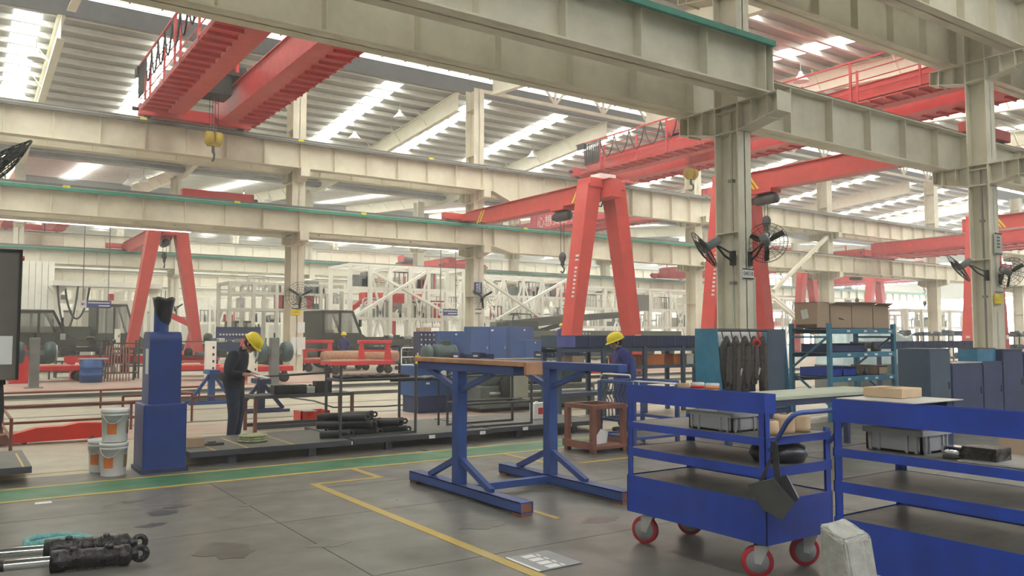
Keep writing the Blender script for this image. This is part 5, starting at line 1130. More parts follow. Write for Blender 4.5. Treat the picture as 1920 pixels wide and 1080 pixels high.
for k, (px0, px1, ptop, lab) in enumerate(((1533, 1556, 566, 'large brown cardboard box with white label on the rack top'), (1558, 1597, 572, 'open cardboard box stuffed with dark wrap on the rack top'), (1598, 1637, 572, 'tall plain cardboard box third on the rack top'), (1638, 1667, 574, 'cardboard box with open flap rightmost on the rack top'))):
    yb = RY0+.25; a = AY(px0, 610, yb); b = AY(px1, 610, yb); zt = AY(px0, ptop, yb).z; z0 = shelf_z[0]; w = b.x-a.x
    t = thing('cardboard_box', lab, 'box', (a.x, yb, z0+.001), group=None)
    D2 = .5; h = zt-z0
    bx = MB().box(0, w-.01, 0, .012, 0, h).box(0, w-.01, D2-.012, D2, 0, h).box(0, .012, .012, D2-.012, 0, h).box(w-.022, w-.01, .012, D2-.012, 0, h).box(0, w-.01, 0, D2, 0, .012)
    part('carton', bx, 'cardboard', t)
    if k == 0:
        part('lid', MB().box(0, w-.01, 0, D2, h-.012, h), 'cardboard', t); part('white_label', MB().cbox((-.004, D2*.55, h*.55), (.004, .15, .18), Matrix.Rotation(-.2, 3, 'X')), 'paper', t); part('printed_band', MB().box(-.004, 0, .02, D2-.03, .02, .08), 'cardboard_dark', t)
    else:
        part('flap', MB().prism([(0, 0), (w-.01, 0), (w-.02, .16), (.02, .14)], (0, 0, h), (1, 0, 0), (0, -.8, .35), (0, .004, .01)), 'cardboard', t)
        part('flap', MB().prism([(0, 0), (D2, 0), (D2-.03, .16), (.03, .14)], (w-.01, 0, h), (0, 1, 0), (.8, 0, -.25 if k == 3 else .3), (.004, 0, .01)), 'cardboard_dark' if k == 3 else 'cardboard', t)
    if k == 1: part('dark_wrap', MB().sphere((w/2, D2/2, h-.02), .24, 12, 8, (.95, .9, .35)), 'black_bag', t)
    if k == 1: part('stain', MB().prism([(w*.35, h*.42), (w*.6, h*.36), (w*.62, h*.4), (w*.4, h*.47)], (0, -.003, 0), (1, 0, 0), UP, (0, .003, 0)), 'cardboard_dark', t)
for k, (i, xa, xb, h, m, lab) in enumerate(((1, .15, 1.3, .16, 'navy', 'long navy tray on the second rack shelf'), (1, 1.35, 2.05, .18, 'dark_metal', 'row of dark castings on the second rack shelf'), (2, .1, .55, .17, 'blue_cart', 'blue plastic bin on the third rack shelf, left one'), (2, .58, 1.0, .17, 'blue_cart', 'blue plastic bin on the third rack shelf, right one'), (2, 1.05, 1.75, .15, 'dark_metal', 'dark gear parts lined up on the third rack shelf'), (2, 1.78, 2.08, .18, 'cardboard', 'brown carton at the right end of the third rack shelf'), (3, .2, .95, .2, 'army_light', 'pile of greenish cast parts on the lowest rack shelf'))):
    t = thing('rack_bin' if m in ('navy', 'blue_cart') else ('rack_carton' if m == 'cardboard' else 'casting_row'), lab, 'bin' if m in ('navy', 'blue_cart') else ('box' if m == 'cardboard' else 'machine parts'), (RX0+xa, RY0+.12, shelf_z[i]+.001)); w = xb-xa
    if m in ('dark_metal', 'army_light'):
        nn = int(w/.14)
        for j in range(nn): part('casting', MB().lathe([(.02, 0), (.06, 0), (.06, h*.5), (.035, h*.6), (.035, h), (.02, h)], (w*(j+.5)/nn, .1+.1*(j % 2), 0), n=12), m, t)
    else:
        part('bin', MB().box(0, w, 0, .012, 0, h*.8).box(0, w, .6, .612, 0, h).box(0, .012, 0, .6, 0, h).box(w-.012, w, 0, .6, 0, h).box(0, w, 0, .6, 0, .012), m, t); part('bin_lip' if m != 'cardboard' else 'lid', MB().box(-.005, w+.005, -.012, .0, h*.7, h*.8) if m != 'cardboard' else MB().box(0, w, 0, .6, h-.01, h), m, t)
t = thing('green_board', 'pale green work top behind the front cart', 'table', (9.0, 6.9, 0)); part('top', MB().box(-.6, 2.2, -.35, .5, .80, .84), 'pale_green', t); part('apron', MB().box(-.58, 2.18, -.33, .48, .72, .80), 'navy', t); legs4(t, -.55, 2.15, -.3, .45, 0, .72, .07, 'navy')
# ---- dark steel cabinets at right
for k, (px0, px1, ptop, m, lab) in enumerate(((1684, 1724, 655, 'slate', 'slate blue steel cabinet right of the shelf rack'), (1726, 1784, 682, 'navy', 'low navy steel cabinet with white edge'), (1785, 1822, 680, 'navy', 'low navy cabinet under the teal box'), (1823, 1862, 656, 'navy', 'tall dark navy cabinet right of the teal box'), (1863, 1990, 660, 'navy', 'long dark navy cabinet at the right edge'))):
    Y = 7.4; a = AY(px0, 700, Y+.55); b = AY(px1, 700, Y+.55); zt = AY(px0, ptop, Y).z; t = thing('steel_cabinet', lab, 'cabinet', (a.x, Y, 0)); w = b.x-a.x-.01
    part('body', MB().bbox(0, w, 0, .55, .05, zt-.02, .006), m, t); part('top_sheet', MB().box(-.004, w+.004, -.012, .56, zt-.02, zt), 'light_metal' if k in (1, 4) else m, t); part('plinth', MB().box(.02, w-.02, .03, .52, 0, .05), 'black_metal', t)
    n = max(1, int(w/.6))
    for j in range(n): dd = part('door', MB().box(w*j/n+.012, w*(j+1)/n-.012, -.012, 0, .12, zt-.06), m, t); part('handle', MB().box(w*(j+1)/n-.08, w*(j+1)/n-.06, -.03, -.012, zt*.5, zt*.5+.12), 'dark_metal', dd)
a = AY(1786, 680, 7.95); b = AY(1821, 680, 7.95); zt = AY(1786, 657, 7.55).z
t = thing('teal_box', 'teal steel box standing on the low navy cabinet', 'box', (a.x, 7.5, AY(1785, 680, 7.4).z)); part('box', MB().bbox(0, b.x-a.x, 0, .35, 0, zt-a.z, .006), 'teal_blue', t); part('lid', MB().box(-.005, b.x-a.x+.005, -.005, .355, zt-a.z-.015, zt-a.z), 'rust', t)
a = AY(1735, 676, 7.6); t = thing('brown_tray', 'open brown tray with rags on the low navy cabinet', 'tray', (a.x, 7.62, AY(1726, 682, 7.4).z)); t.location.x += .45; part('tray', MB().box(-.05, .45, -.1, .2, 0, .02).box(-.05, -.035, -.1, .2, 0, .18).box(-.05, .45, .185, .2, 0, .16), 'wood', t); part('rag', MB().bar((.1, 0, .03), (.2, .05, .16), .05), 'paper', t)
# roller conveyor beyond
a = AY(1640, 650, 11.4); b = AY(1865, 650, 11.4)
t = thing('roller_conveyor', 'dark navy roller conveyor line behind the right cabinets', 'conveyor', (a.x, 11.4, 0)); w = b.x-a.x
part('side_rail', MB().box(0, w, 0, .06, 1.28, 1.46), 'navy', t); part('side_rail', MB().box(0, w, .6, .66, 1.28, 1.46), 'navy', t)
for k in range(int(w/.32)): part('roller', MB().tube((.16+.32*k, .06, 1.42), (.16+.32*k, .6, 1.42), .05, n=10), 'dark_metal', t)
for k in range(int(w/.32)): part('roller_cap', MB().tube((.16+.32*k, -.012, 1.38), (.16+.32*k, 0, 1.38), .04, n=10), 'slate', t)
for x in (.2, w*.5, w-.3):
    for y in (0, .58): part('leg', MB().box(x, x+.08, y, y+.08, 0, 1.28), 'navy', t)
t = thing('plastic_wrapped_load', 'load wrapped in pale blue plastic sheet behind the shelf rack', 'wrapped load', (AY(1625, 640, 14.5).x, 14.5, 0)); sh = MB(); n, m_ = 22, 10; vs = []
for i in range(n+1):
    for j in range(m_+1):
        x = -1.9+3.8*i/n; y = -.6+1.2*j/m_; h = 1.62+.12*math.sin(i*.9)+.07*math.sin(j*1.7+i*.6) if 0 < i < n and 0 < j < m_ else .75
        vs.append((x, y, h))
sh.add(vs, [(i*(m_+1)+j, (i+1)*(m_+1)+j, (i+1)*(m_+1)+j+1, i*(m_+1)+j+1) for i in range(n) for j in range(m_)], True); part('sheet', sh, 'plastic_sheet', t); part('pallet_base', MB().box(-1.85, 1.85, -.55, .55, 0, .75), 'machine_grey', t)
# ---- brown bench, paint boxes, cage trolley
t = thing('brown_bench', 'rusty brown steel bench frame behind the second T-stand', 'bench', (7.2, 8.55, 0))
legs4(t, 0, .62, 0, .62, .0, .60, .07, 'rust'); part('top_rail', MB().box(0, .62, 0, .07, .60, .66), 'rust', t); part('top_rail', MB().box(0, .62, .55, .62, .60, .66), 'rust', t); part('top_rail', MB().box(0, .07, .07, .55, .60, .66), 'rust', t); part('top_rail', MB().box(.55, .62, .07, .55, .60, .66), 'rust', t)
part('bottom_tray', MB().box(-.02, .64, -.02, .64, .06, .10).box(-.02, 0, -.02, .64, .1, .16).box(.62, .64, -.02, .64, .1, .16), 'rust', t)
t = thing('waste_paper', 'torn grey paper scraps in the brown bench tray', 'paper', (7.5, 8.75, .101)); part('scrap', MB().prism([(-.2, 0), (.15, .0), (.2, .15), (.05, .2), (-.1, .08)], (0, 0, 0), (1, .2, 0), (0, .1, 1), (0, .01, 0)), 'paper', t); part('scrap', MB().prism([(-.15, 0), (.1, 0), (.12, .1), (-.05, .12)], (.05, .12, 0), (1, -.3, 0), (0, .2, .9), (0, .01, 0)), 'crate_grey', t)
for k, (px0, px1) in enumerate(((1003, 1019), (1020, 1036))):
    a = AY(px0, 783, 11.3); b = AY(px1, 783, 11.3); t = thing('paint_tin', 'white square paint tin with red label on the right platform, %s one' % ('left', 'right')[k], 'tin', (a.x, 11.3, .186)); w = b.x-a.x
    part('tin', MB().bbox(0, w-.005, 0, .16, 0, .27, .006), 'white', t); part('red_label', MB().box(.01+(.06 if k == 0 else 0), w-.015, -.004, 0, .08+.02*k, .19+.0*k), 'bright_red', t); part('cap', MB().tube((w/2, .08, .27), (w/2, .08, .295), .03, n=12), 'white', t)
t = thing('hook_trolley', 'blue steel cage trolley hung with bent wire hooks', 'trolley', (7.86, 8.45, 0)); bl = 'blue_stand'
for x, y, h in ((0, 0, 1.30), (0, .72, .95), (.85, 0, .95), (.85, .72, .95)): part('post', MB().box(x, x+.05, y, y+.05, 0, h), bl, t)
for z in (.92, .38, .15):
    part('rail', MB().box(0, .05, .05, .72, z, z+.04), bl, t); part('rail', MB().box(.85, .9, .05, .72, z, z+.04), bl, t); part('rail', MB().box(.05, .85, 0, .05, z, z+.04), bl, t); part('rail', MB().box(.05, .85, .72, .77, z, z+.04), bl, t)
part('lower_shelf', MB().box(.05, .85, .05, .72, .15, .17), 'dark_metal', t)
part('top_handle', MB().path([(.02, .05, 1.0), (.02, .1, 1.05), (.02, .66, 1.05), (.02, .72, 1.0)], .014, 8), 'light_metal', t)
for k in range(8):
    y = .12+.075*k; part('wire_hook', MB().path([(.0, y, .94), (-.02, y, .85), (-.03, y+.03, .80), (-.03, y+.05, .74), (-.02, y+.01, .68), (-.02, y, .45), (-.03, y, .40), (-.05, y, .42)], .009, 6), 'machine_green', t)
part('label_strip', MB().box(-.012, 0, .1, .66, .60, .645), 'paper', t)
# ================================================================== BACKGROUND
def wheel_part(r, c, axis, R, w, name='wheel'):
    o = part(name, MB().lathe([(R*.55, -w/2), (R*.92, -w/2), (R, -w*.35), (R, w*.35), (R*.92, w/2), (R*.55, w/2)], c, axis, 20), 'rubber', r)
    part('hub', MB().lathe([(R*.1, -w*.4), (R*.56, -w*.3), (R*.56, w*.3), (R*.1, w*.4)], c, axis, 14), 'army', o); return o
def truck(lab, x, y, rz, L_=7.0, cabz=3.0, cabl=2.0, bed=True, m='army', bedh=1.0):
    """front towards +x; origin under the middle"""
    r = thing('truck', lab, 'truck', (x, y, 0), rz); f = L_/2; Wd = 1.2
    part('chassis', MB().box(-f, f-.3, -.45, -.33, .75, 1.0).box(-f, f-.3, .33, .45, .75, 1.0).box(-f, -f+.1, -.45, .45, .75, 1.0).box(f-.4, f-.3, -.45, .45, .75, 1.0).box(0, .1, -.33, .33, .75, 1.0), 'black_metal', r)
    for wx in (f-1.1, -f+1.0, -f+2.3):
        for s in (-1, 1): wheel_part(r, (wx, s*1.0, .55), (0, 1, 0), .55, .34)
    xb = f-cabl; sill = 1.75
    # lower cab
    part('cab_body', MB().box(xb, f, -Wd, Wd, .95, sill).prism([(f, .95), (f+.45, .95), (f+.45, 1.45), (f, sill)], (0, -Wd*.9, 0), (1, 0, 0), UP, (0, Wd*1.8, 0)), m, r)
    part('cab_roof', MB().bbox(xb, f-.45, -Wd, Wd, cabz-.12, cabz, .04), m, r)
    pl = MB()
    for s in (-1, 1):
        part('door_pillar', MB().bar((xb+.06, s*(Wd-.05), sill), (xb+.06, s*(Wd-.05), cabz-.1), .12), m, r); part('windscreen_pillar', MB().bar((f-.05, s*(Wd-.05), sill), (f-.5, s*(Wd-.05), cabz-.06), .10), m, r); part('door_pillar', MB().bar((xb+cabl*.45, s*(Wd-.05), sill), (xb+cabl*.45, s*(Wd-.05), cabz-.1), .09), m, r)
        part('side_window', MB().box(xb+.1, f-.5, s*(Wd-.06)-.01, s*(Wd-.06)+.01, sill, cabz-.12), 'glass_hazy', r)
        part('mirror', MB().box(f-.2, f-.12, s*(Wd+.12)-.08, s*(Wd+.12)+.08, sill+.3, sill+.65).bar((f-.16, s*Wd, sill+.5), (f-.16, s*(Wd+.1), sill+.5), .03), 'black_metal', r)
        part('mudguard', MB().bbox(f-1.8, f-.4, s*Wd-.12, s*Wd+.08, 1.05, 1.18, .03), m, r)
    part('windscreen', MB().prism([(f-.06, sill), (f-.04, sill), (f-.47, cabz-.12), (f-.49, cabz-.12)], (0, -Wd+.1, 0), (1, 0, 0), UP, (0, 2*Wd-.2, 0)), 'glass_hazy', r)
    part('rear_panel', MB().box(xb, xb+.05, -Wd+.1, Wd-.1, sill, cabz-.1), m, r)
    part('bumper', MB().bbox(f+.4, f+.6, -Wd, Wd, .6, .92, .03), 'black_metal', r)
    if bed:
        b = part('load_bed', MB().box(-f, xb-.25, -Wd, Wd, 1.05, 1.2).box(-f, xb-.25, -Wd, -Wd+.05, 1.2, 1.2+bedh).box(-f, xb-.25, Wd-.05, Wd, 1.2, 1.2+bedh).box(-f, -f+.05, -Wd, Wd, 1.2, 1.2+bedh).box(xb-.3, xb-.25, -Wd, Wd, 1.2, 1.2+bedh), m, r)
        for k in range(5): part('stake', MB().box(-f+.3+k*(L_-cabl-.9)/4, -f+.38+k*(L_-cabl-.9)/4, -Wd-.04, -Wd, 1.1, 1.2+bedh), m, b)
    part('fuel_tank', MB().lathe([(.05, -.5), (.28, -.48), (.28, .48), (.05, .5)], (.2, -.95, .75), (1, 0, 0), 14), 'army_light', r)
    return r
def px(x, Y, y=600): return AY(x, y, Y).x
truck('dark green truck with open cab frame at far left', px(-45, 42), 42, .05, 6.5, 2.75, 1.9, True, bedh=.5)
truck('dark olive truck behind the left gantry legs', px(105, 50), 50, .03, 7.5, 3.35, 2.0, True, bedh=.9)
truck('dark grey green truck right of the second middle column', px(552, 38.5), 38.5, .05, 6.0, 2.85, 2.1, False)
truck('low dark truck behind the navy board left of the column', px(400, 55.5), 55.5, .0, 5.5, 2.6, 1.7, False)
truck('long dark chassis truck behind the red trolleys', px(705, 43.6), 43.6, math.pi, 8.5, 1.95, 1.2, True, bedh=.35, m='army')
# crane truck with long boom
bx = px(1065, 43); t = thing('crane_truck', 'olive mobile crane truck with a long raised boom', 'crane truck', (bx, 43, 0))
p_a = AY(925, 612, 43)-Vector((bx, 43, 0)); p_b = AY(1178, 589, 43)-Vector((bx, 43, 0)); p_c = AY(1060, 598, 43)-Vector((bx, 43, 0))
part('boom', MB().bar(p_a, p_c, .75, .55), 'army_light', t); part('boom_section', MB().bar(p_c, p_b, .55, .42), 'army_light', t); part('boom_collar', MB().bar(p_c-Vector((.2, 0, .01)), p_c+Vector((.2, 0, .01)), .8, .6), 'army', t)
part('deck', MB().box(-6.5, 9.5, -1.2, 1.2, 1.55, 1.95), 'army_light', t); part('chassis', MB().box(-6.3, 9.3, -.6, .6, 1.0, 1.55), 'black_metal', t)
part('turret', MB().bbox(-5.2, -3.2, -1.0, 1.0, 1.95, 2.6, .05), 'army', t); part('lift_ram', MB().tube((-2.5, 0, 1.9), p_c*.5+Vector((0, 0, 1.1)), .14, n=10), 'army', t)
for wx in (-5.2, -3.9, 1.5, 4.5, 5.8, 8.3):
    for s in (-1, 1): wheel_part(t, (wx, s*1.0, .55), (0, 1, 0), .55, .34)
for k in range(5): part('lamp', MB().box(-.3+.28*k, -.18+.28*k, -1.215, -1.2, 1.72, 1.82), 'paper', t)
for s in (-6.2, 2.8): part('outrigger', MB().box(s, s+.3, -1.5, -1.2, .6, 1.5).box(s+.08, s+.22, -1.45, -1.3, 0, .6), 'army', t)
t = thing('open_jeep', 'open green vehicle cab frame left of the crane boom', 'vehicle', (px(968, 47), 47, 0)); part('hull', MB().bbox(-1.4, 1.4, -.8, .8, .8, 2.2, .05), 'army', t)
for s in (-1, 1): part('roll_bar', MB().path([(-.9, s*.75, 2.2), (-.75, s*.75, 3.05), (-.6, s*.75, 3.15), (.7, s*.75, 3.1), (1.0, s*.75, 2.2)], .05, 8), 'army', t)
part('roof_bar', MB().tube((-.6, -.75, 3.15), (-.6, .75, 3.15), .05, n=8), 'army', t)
for wx in (-1, 1):
    for s in (-1, 1): wheel_part(t, (wx, s*.7, .45), (0, 1, 0), .45, .28)
# ---- red trolleys
def red_trolley(lab, x, y, rz, L_=3.0, up=True, upx=.6, m='red'):
    r = thing('red_trolley', lab, 'trolley', (x, y, 0), rz)
    part('bed', MB().bbox(-L_/2, L_/2, -.5, .5, .38, .56, .02), m, r); part('bed_top', MB().box(-L_/2+.1, L_/2-.9, -.4, .4, .56, .60), 'plywood', r)
    for wx in (-L_/2+.3, L_/2-.3):
        for s in (-1, 1):
            c = part('caster', MB().box(wx-.08, wx+.08, s*.4-.06, s*.4+.06, .28, .38), 'dark_metal', r); part('wheel', MB().lathe([(.05, -.05), (.17, -.05), (.17, .05), (.05, .05)], (wx, s*.4, .17), (0, 1, 0), 16), 'rubber', c)
    if up:
        for s in (-1, 1):
            part('upright', MB().prism([(-.16, .56), (.16, .56), (.06, 1.32), (-.06, 1.32)], (upx+s*.62, -.06, 0), (1, 0, 0), UP, (0, .12, 0)), m, r)
        part('top_bar', MB().bbox(upx-.78, upx+.78, -.09, .09, 1.28, 1.42, .02), m, r); part('mid_bar', MB().box(upx-.6, upx+.6, -.04, .04, .92, 1.0), m, r)
    return r
red_trolley('red steel trolley with portal frame in the aisle', px(672, 32.4, 690), 32.4, .0, 3.0, True, .75)
red_trolley('red steel trolley with portal frame beside the second column', px(610, 37.0, 680), 35.9, .02, 3.4, True, -.85)
red_trolley('red steel trolley with low bed at far left', px(85, 33, 705), 33, .0, 2.6, False)
red_trolley('red flat trolley behind the bent worker', px(478, 28.5, 690), 28.5, 0, 2.4, False)
red_trolley('red flat trolley left of the bent worker', px(352, 31, 700), 31, 0, 2.6, False)
single('red_stand', MB().prism([(-.35, 0), (.35, 0), (.12, 1.3), (-.12, 1.3)], (px(40, 32.0, 680), 32.0, .0), (1, 0, 0), UP, (0, .25, 0)), 'red', 'tapered red steel upright at the far left trolley', 'stand')
single('red_stand', MB().prism([(-.35, 0), (.35, 0), (.15, 1.5), (-.15, 1.5)], (px(463, 29.6, 680), 29.6, .0), (1, 0, 0), UP, (0, .25, 0)), 'red', 'tapered red steel upright right of the bent worker', 'stand')
for k, (x, y, w, lab) in enumerate(((px(210, 34, 690), 34, 3.2, 'long red beam on trestles behind the blue barrel'), (px(355, 34, 690), 35, 2.8, 'long red beam behind the blue column'))):
    t = thing('red_beam', lab, 'beam', (x, y, 0)); part('beam', MB().box(-w/2, w/2, -.12, .12, .62, .85), 'red', t); part('trestle', MB().box(-w/2+.2, -w/2+.3, -.2, .2, 0, .62), 'red', t); part('trestle', MB().box(w/2-.3, w/2-.2, -.2, .2, 0, .62), 'red', t)
# ---- twin module test stands (grey pillar with two rounded black modules)
for k, (xp, y, lab) in enumerate(((63, 29.2, 'grey pillar stand with two black rounded modules at far left'), (513, 26.5, 'grey pillar stand with two black rounded modules behind the table'))):
    x = px(xp, y, 720); t = thing('module_stand', lab, 'machine', (x, y, 0)); h = 1.55
    part('pillar', MB().bbox(-.14, .14, -.12, .12, 0, h, .02), 'grey_metal', t); part('foot', MB().box(-.25, .25, -.25, .25, 0, .03), 'grey_metal', t)
    for s in (-1, 1):
        mo = part('module', MB().lathe([(.1, -.16), (.30, -.14), (.34, -.06), (.34, .06), (.30, .14), (.1, .16)], (s*.42, .05, 1.08), (1, 0, 0), 20), 'machine_green', t); part('module_ring', MB().torus((s*.42+.165*s, .05, 1.08), (1, 0, 0), .22, .03, 18, 6), 'light_metal', mo)
        part('arm', MB().bar((s*.1, .05, 1.08), (s*.3, .05, 1.08), .14), 'grey_metal', t)
    part('top_pin', MB().tube((0, 0, h), (0, 0, h+.15), .03, n=8), 'black_metal', t)
# ---- barrels, racks, boxes
t = thing('blue_barrel', 'blue steel drum standing behind the left aisle', 'drum', (px(171, 31.6, 700), 31.6, 0)); part('drum', MB().lathe([(0, 0), (.36, 0), (.36, .24), (.375, .26), (.36, .28), (.36, .5), (.375, .52), (.36, .54), (.36, .78), (0, .78)], n=22), 'blue_cabinet', t); part('lid_clutter', MB().box(-.4, .5, -.2, .2, .79, .84), 'light_metal', t)
def stock_rack(lab, x0p, x1p, y, h, levels, seed, m='dark_metal', fill=('dark_metal', 'machine_grey', 'light_metal', 'army', 'slate')):
    x0, x1 = px(x0p, y), px(x1p, y); r = thing('stock_rack', lab, 'rack', (x0, y, 0)); w = x1-x0; R_ = random.Random(seed); n = max(2, int(w/1.6)+1)
    for k in range(n):
        for yy in (0, .6): part('post', MB().box(w*k/(n-1)-.03, w*k/(n-1)+.03, yy-.03, yy+.03, 0, h), m, r)
    for j in range(levels):
        z = .25+(h-.35)*j/max(1, levels-1); part('shelf', MB().box(0, w, -.03, .63, z-.05, z), m, r)
        xx = .15
        while xx < w-.3:
            ww = R_.uniform(.12, .4); hh = R_.uniform(.1, .32)
            if R_.random() < .75:
                k_ = R_.random(); f = R_.choice(fill)
                if k_ < .5: part('stored_part', MB().bbox(xx, xx+ww, .1, .5, z, z+hh, .02), f, r)
                else: part('stored_part', MB().lathe([(.02, 0), (ww*.45, 0), (ww*.45, hh*.7), (ww*.25, hh), (.02, hh)], (xx+ww/2, .3, z), n=12), f, r)
            xx += ww+R_.uniform(.05, .2)
    return r
stock_rack('dark parts rack at left behind the red trolleys', 108, 200, 35.6, 1.55, 3, 1)
stock_rack('dark parts rack right of the blue column', 322, 400, 34.0, 1.5, 3, 2)
stock_rack('dark parts rack left of the blue column', 205, 262, 33.4, 1.45, 4, 3, fill=('rust', 'dark_metal', 'light_metal'))
stock_rack('dark parts rack behind the bent worker', 395, 470, 33.0, 1.45, 3, 4)
stock_rack('dark parts shelf between the columns in the middle', 575, 630, 40.5, 1.3, 3, 5)
stock_rack('dark parts shelf right of the red trolley', 722, 780, 36.5, 1.55, 3, 6, fill=('navy', 'light_metal', 'dark_metal'))
stock_rack('clutter shelf at far right behind the right column', 1868, 1960, 22.0, 1.7, 3, 8, fill=('dark_metal', 'slate', 'machine_grey'))
stock_rack('dark clutter shelf right of the plastic wrapped load', 1690, 1830, 26.0, 1.75, 3, 9, fill=('dark_metal', 'slate', 'machine_grey'))
# leaning rods (brown bars) by the left rack
t = thing('rod_stand', 'stand of leaning brown rods left of the blue column', 'rod stand', (px(222, 32, 705), 32, 0))
for k in range(9): part('rod', MB().bar((-.5+.1*k, -.3, 0), (-.35+.09*k, .3, 1.25), .04), 'rust', t)
part('back_bar', MB().box(-.6, .6, .3, .34, 1.1, 1.18), 'dark_metal', t); part('leg', MB().box(-.58, -.52, .3, .36, 0, 1.1), 'dark_metal', t); part('leg', MB().box(.52, .58, .3, .36, 0, 1.1), 'dark_metal', t)
t = thing('hook_rail', 'wall of small curved hooks on a low red frame at left', 'hook rack', (px(125, 34.6, 700), 34.6, 0)); part('frame', MB().box(-.6, .6, 0, .06, .3, .36).box(-.6, .6, 0, .06, .62, .68).box(-.6, -.54, 0, .06, 0, .7).box(.54, .6, 0, .06, 0, .7), 'dark_metal', t)
for z in (.33, .65):
    for k in range(5): part('hook', MB().path([(-.4+.2*k, 0, z), (-.4+.2*k, -.15, z-.08), (-.38+.2*k, -.25, z-.08), (-.36+.2*k, -.28, z+.02)], .02, 6), 'dark_metal', t)
# white control cabinets
for k, (xp, y, z0, z1, wpx, lab) in enumerate(((398, 29.7, .0, 1.42, 18, 'white control cabinet left of the bent worker'), (478, 27.6, 0, 1.45, 14, 'white perforated post right of the bent worker'), (222, 38, 0, 1.9, 9, 'small white box on the left parts rack'))):
    a = px(xp-wpx/2, y); b = px(xp+wpx/2, y); t = thing('control_post', lab, 'control box', (a, y, z0)); w = b-a
    part('box', MB().bbox(0, w, 0, .3, 0, z1, .01), 'white_steel', t)
    for j in range(4): part('slot', MB().box(w*.6, w*.8, -.006, 0, z1*(.3+.17*j), z1*(.36+.17*j)), 'black_metal', t)
# navy board behind the bent worker
a, b = px(415, 36), px(500, 36); t = thing('tool_board', 'navy tool board with rows of white tags behind the worker', 'tool board', (a, 36.8, 0)); w = b-a
part('board', MB().box(0, w, 0, .06, .9, 2.0), 'navy', t); part('post', MB().box(.05, .13, .06, .14, 0, 2.0), 'navy', t); part('post', MB().box(w-.13, w-.05, .06, .14, 0, 2.0), 'navy', t)
for j in range(2):
    for k in range(12): part('tag', MB().box(.15+k*(w-.3)/12, .22+k*(w-.3)/12, -.01, 0, 1.35+.28*j, 1.42+.28*j), 'paper', t)
# ---- blue cabinets in the middle
def cabinet(lab, x0p, x1p, y, h, m='blue_cabinet', doors=2, name='steel_cabinet'):
    x0, x1 = px(x0p, y), px(x1p, y); w = x1-x0; r = thing(name, lab, 'cabinet', (x0, y, 0))
    part('body', MB().bbox(0, w, 0, .6, 0, h, .01), m, r)
    for k in range(doors):
        d = part('door', MB().box(w*k/doors+.02, w*(k+1)/doors-.02, -.02, 0, .1, h-.06), m, r); part('handle', MB().box(w*(k+1)/doors-.14, w*(k+1)/doors-.1, -.045, -.02, h*.5, h*.56), 'light_metal', d)
    part('tag', MB().box(w*.55, w*.62, -.026, -.02, h*.9, h*.94), 'paper', r)
    return r
cabinet('tall blue steel cabinet right of the third column', 883, 950, 31, 2.02); cabinet('tall blue steel cabinet with open side in the middle', 957, 1001, 31.6, 2.05, doors=1); cabinet('low blue steel cabinet in front of the tall ones', 985, 1016, 29.5, 1.42, doors=1)
cabinet('wide blue steel cabinet left of the third column', 822, 878, 32.4, 1.82, doors=2)
x0, x1 = px(786, 30.5), px(817, 30.5); w = x1-x0; t = thing('drawer_cabinet', 'navy small parts drawer cabinet with rows of white knobs', 'cabinet', (x0, 30.5, 0)); part('body', MB().box(0, w, 0, .5, .9, 1.78), 'navy', t); part('stand', MB().box(.02, w-.02, .02, .48, 0, .3), 'navy', t); legs4(t, 0, w, 0, .5, .3, .9, .05, 'navy')
for j in range(4):
    for k in range(4): d = part('drawer', MB().box(w*k/4+.01, w*(k+1)/4-.01, -.015, 0, .92+.21*j, 1.11+.21*j), 'navy', t); part('knob', MB().sphere((w*(k+.5)/4, -.03, 1.02+.21*j), .03, 8, 6), 'paper', d)
t = thing('yellow_bin', 'yellow plastic bin under the navy drawer cabinet', 'bin', (x0+.0, 30.2, .32)); part('bin', MB().box(0, w+.05, 0, .02, 0, .48).box(0, w+.05, .6, .62, 0, .48).box(0, .02, 0, .6, 0, .48).box(w+.03, w+.05, 0, .6, 0, .48).box(0, w+.05, 0, .6, 0, .02), 'yellow', t)
for k in range(4): part('rib', MB().box(.08+k*w/4, .11+k*w/4, -.015, 0, 0, .48), 'yellow', t)
t.location.z = .301
for k, (dx, ww, z, m) in enumerate(((.1, .75, 1.781, 'cardboard'), (.42, .9, 1.96, 'paper'))):
    t = thing('package', ('flat tan package on the drawer cabinet', 'flat white package on top of the tan one')[k], 'package', (x0+dx-.05, 30.55, z)); part('pack', MB().bbox(0, ww*.75, 0, .35, 0, .17, .02), m, t); part('strap', MB().box(ww*.3, ww*.34, -.005, .355, -.0, .175), 'brown_tape', t)
# white platform trolley
t = thing('white_trolley', 'white tube frame platform trolley in the aisle', 'trolley', (px(765, 34.6, 685), 34.6, 0)); part('platform', MB().bbox(-.55, .55, -.35, .35, .2, .26, .01), 'white_steel', t)
part('handle', MB().path([(-.5, -.3, .26), (-.5, -.3, .98), (-.44, -.3, 1.05), (.30, -.3, 1.05), (.36, -.3, .98), (.36, -.3, .26)], .03, 8), 'white_steel', t); part('cross_tube', MB().tube((-.5, -.3, .62), (.36, -.3, .62), .022, n=8), 'white_steel', t)
for sx in (-.45, .45):
    for sy in (-.28, .28): part('wheel', MB().lathe([(.03, -.03), (.1, -.03), (.1, .03), (.03, .03)], (sx, sy, .1), (0, 1, 0), 12), 'rubber', t)
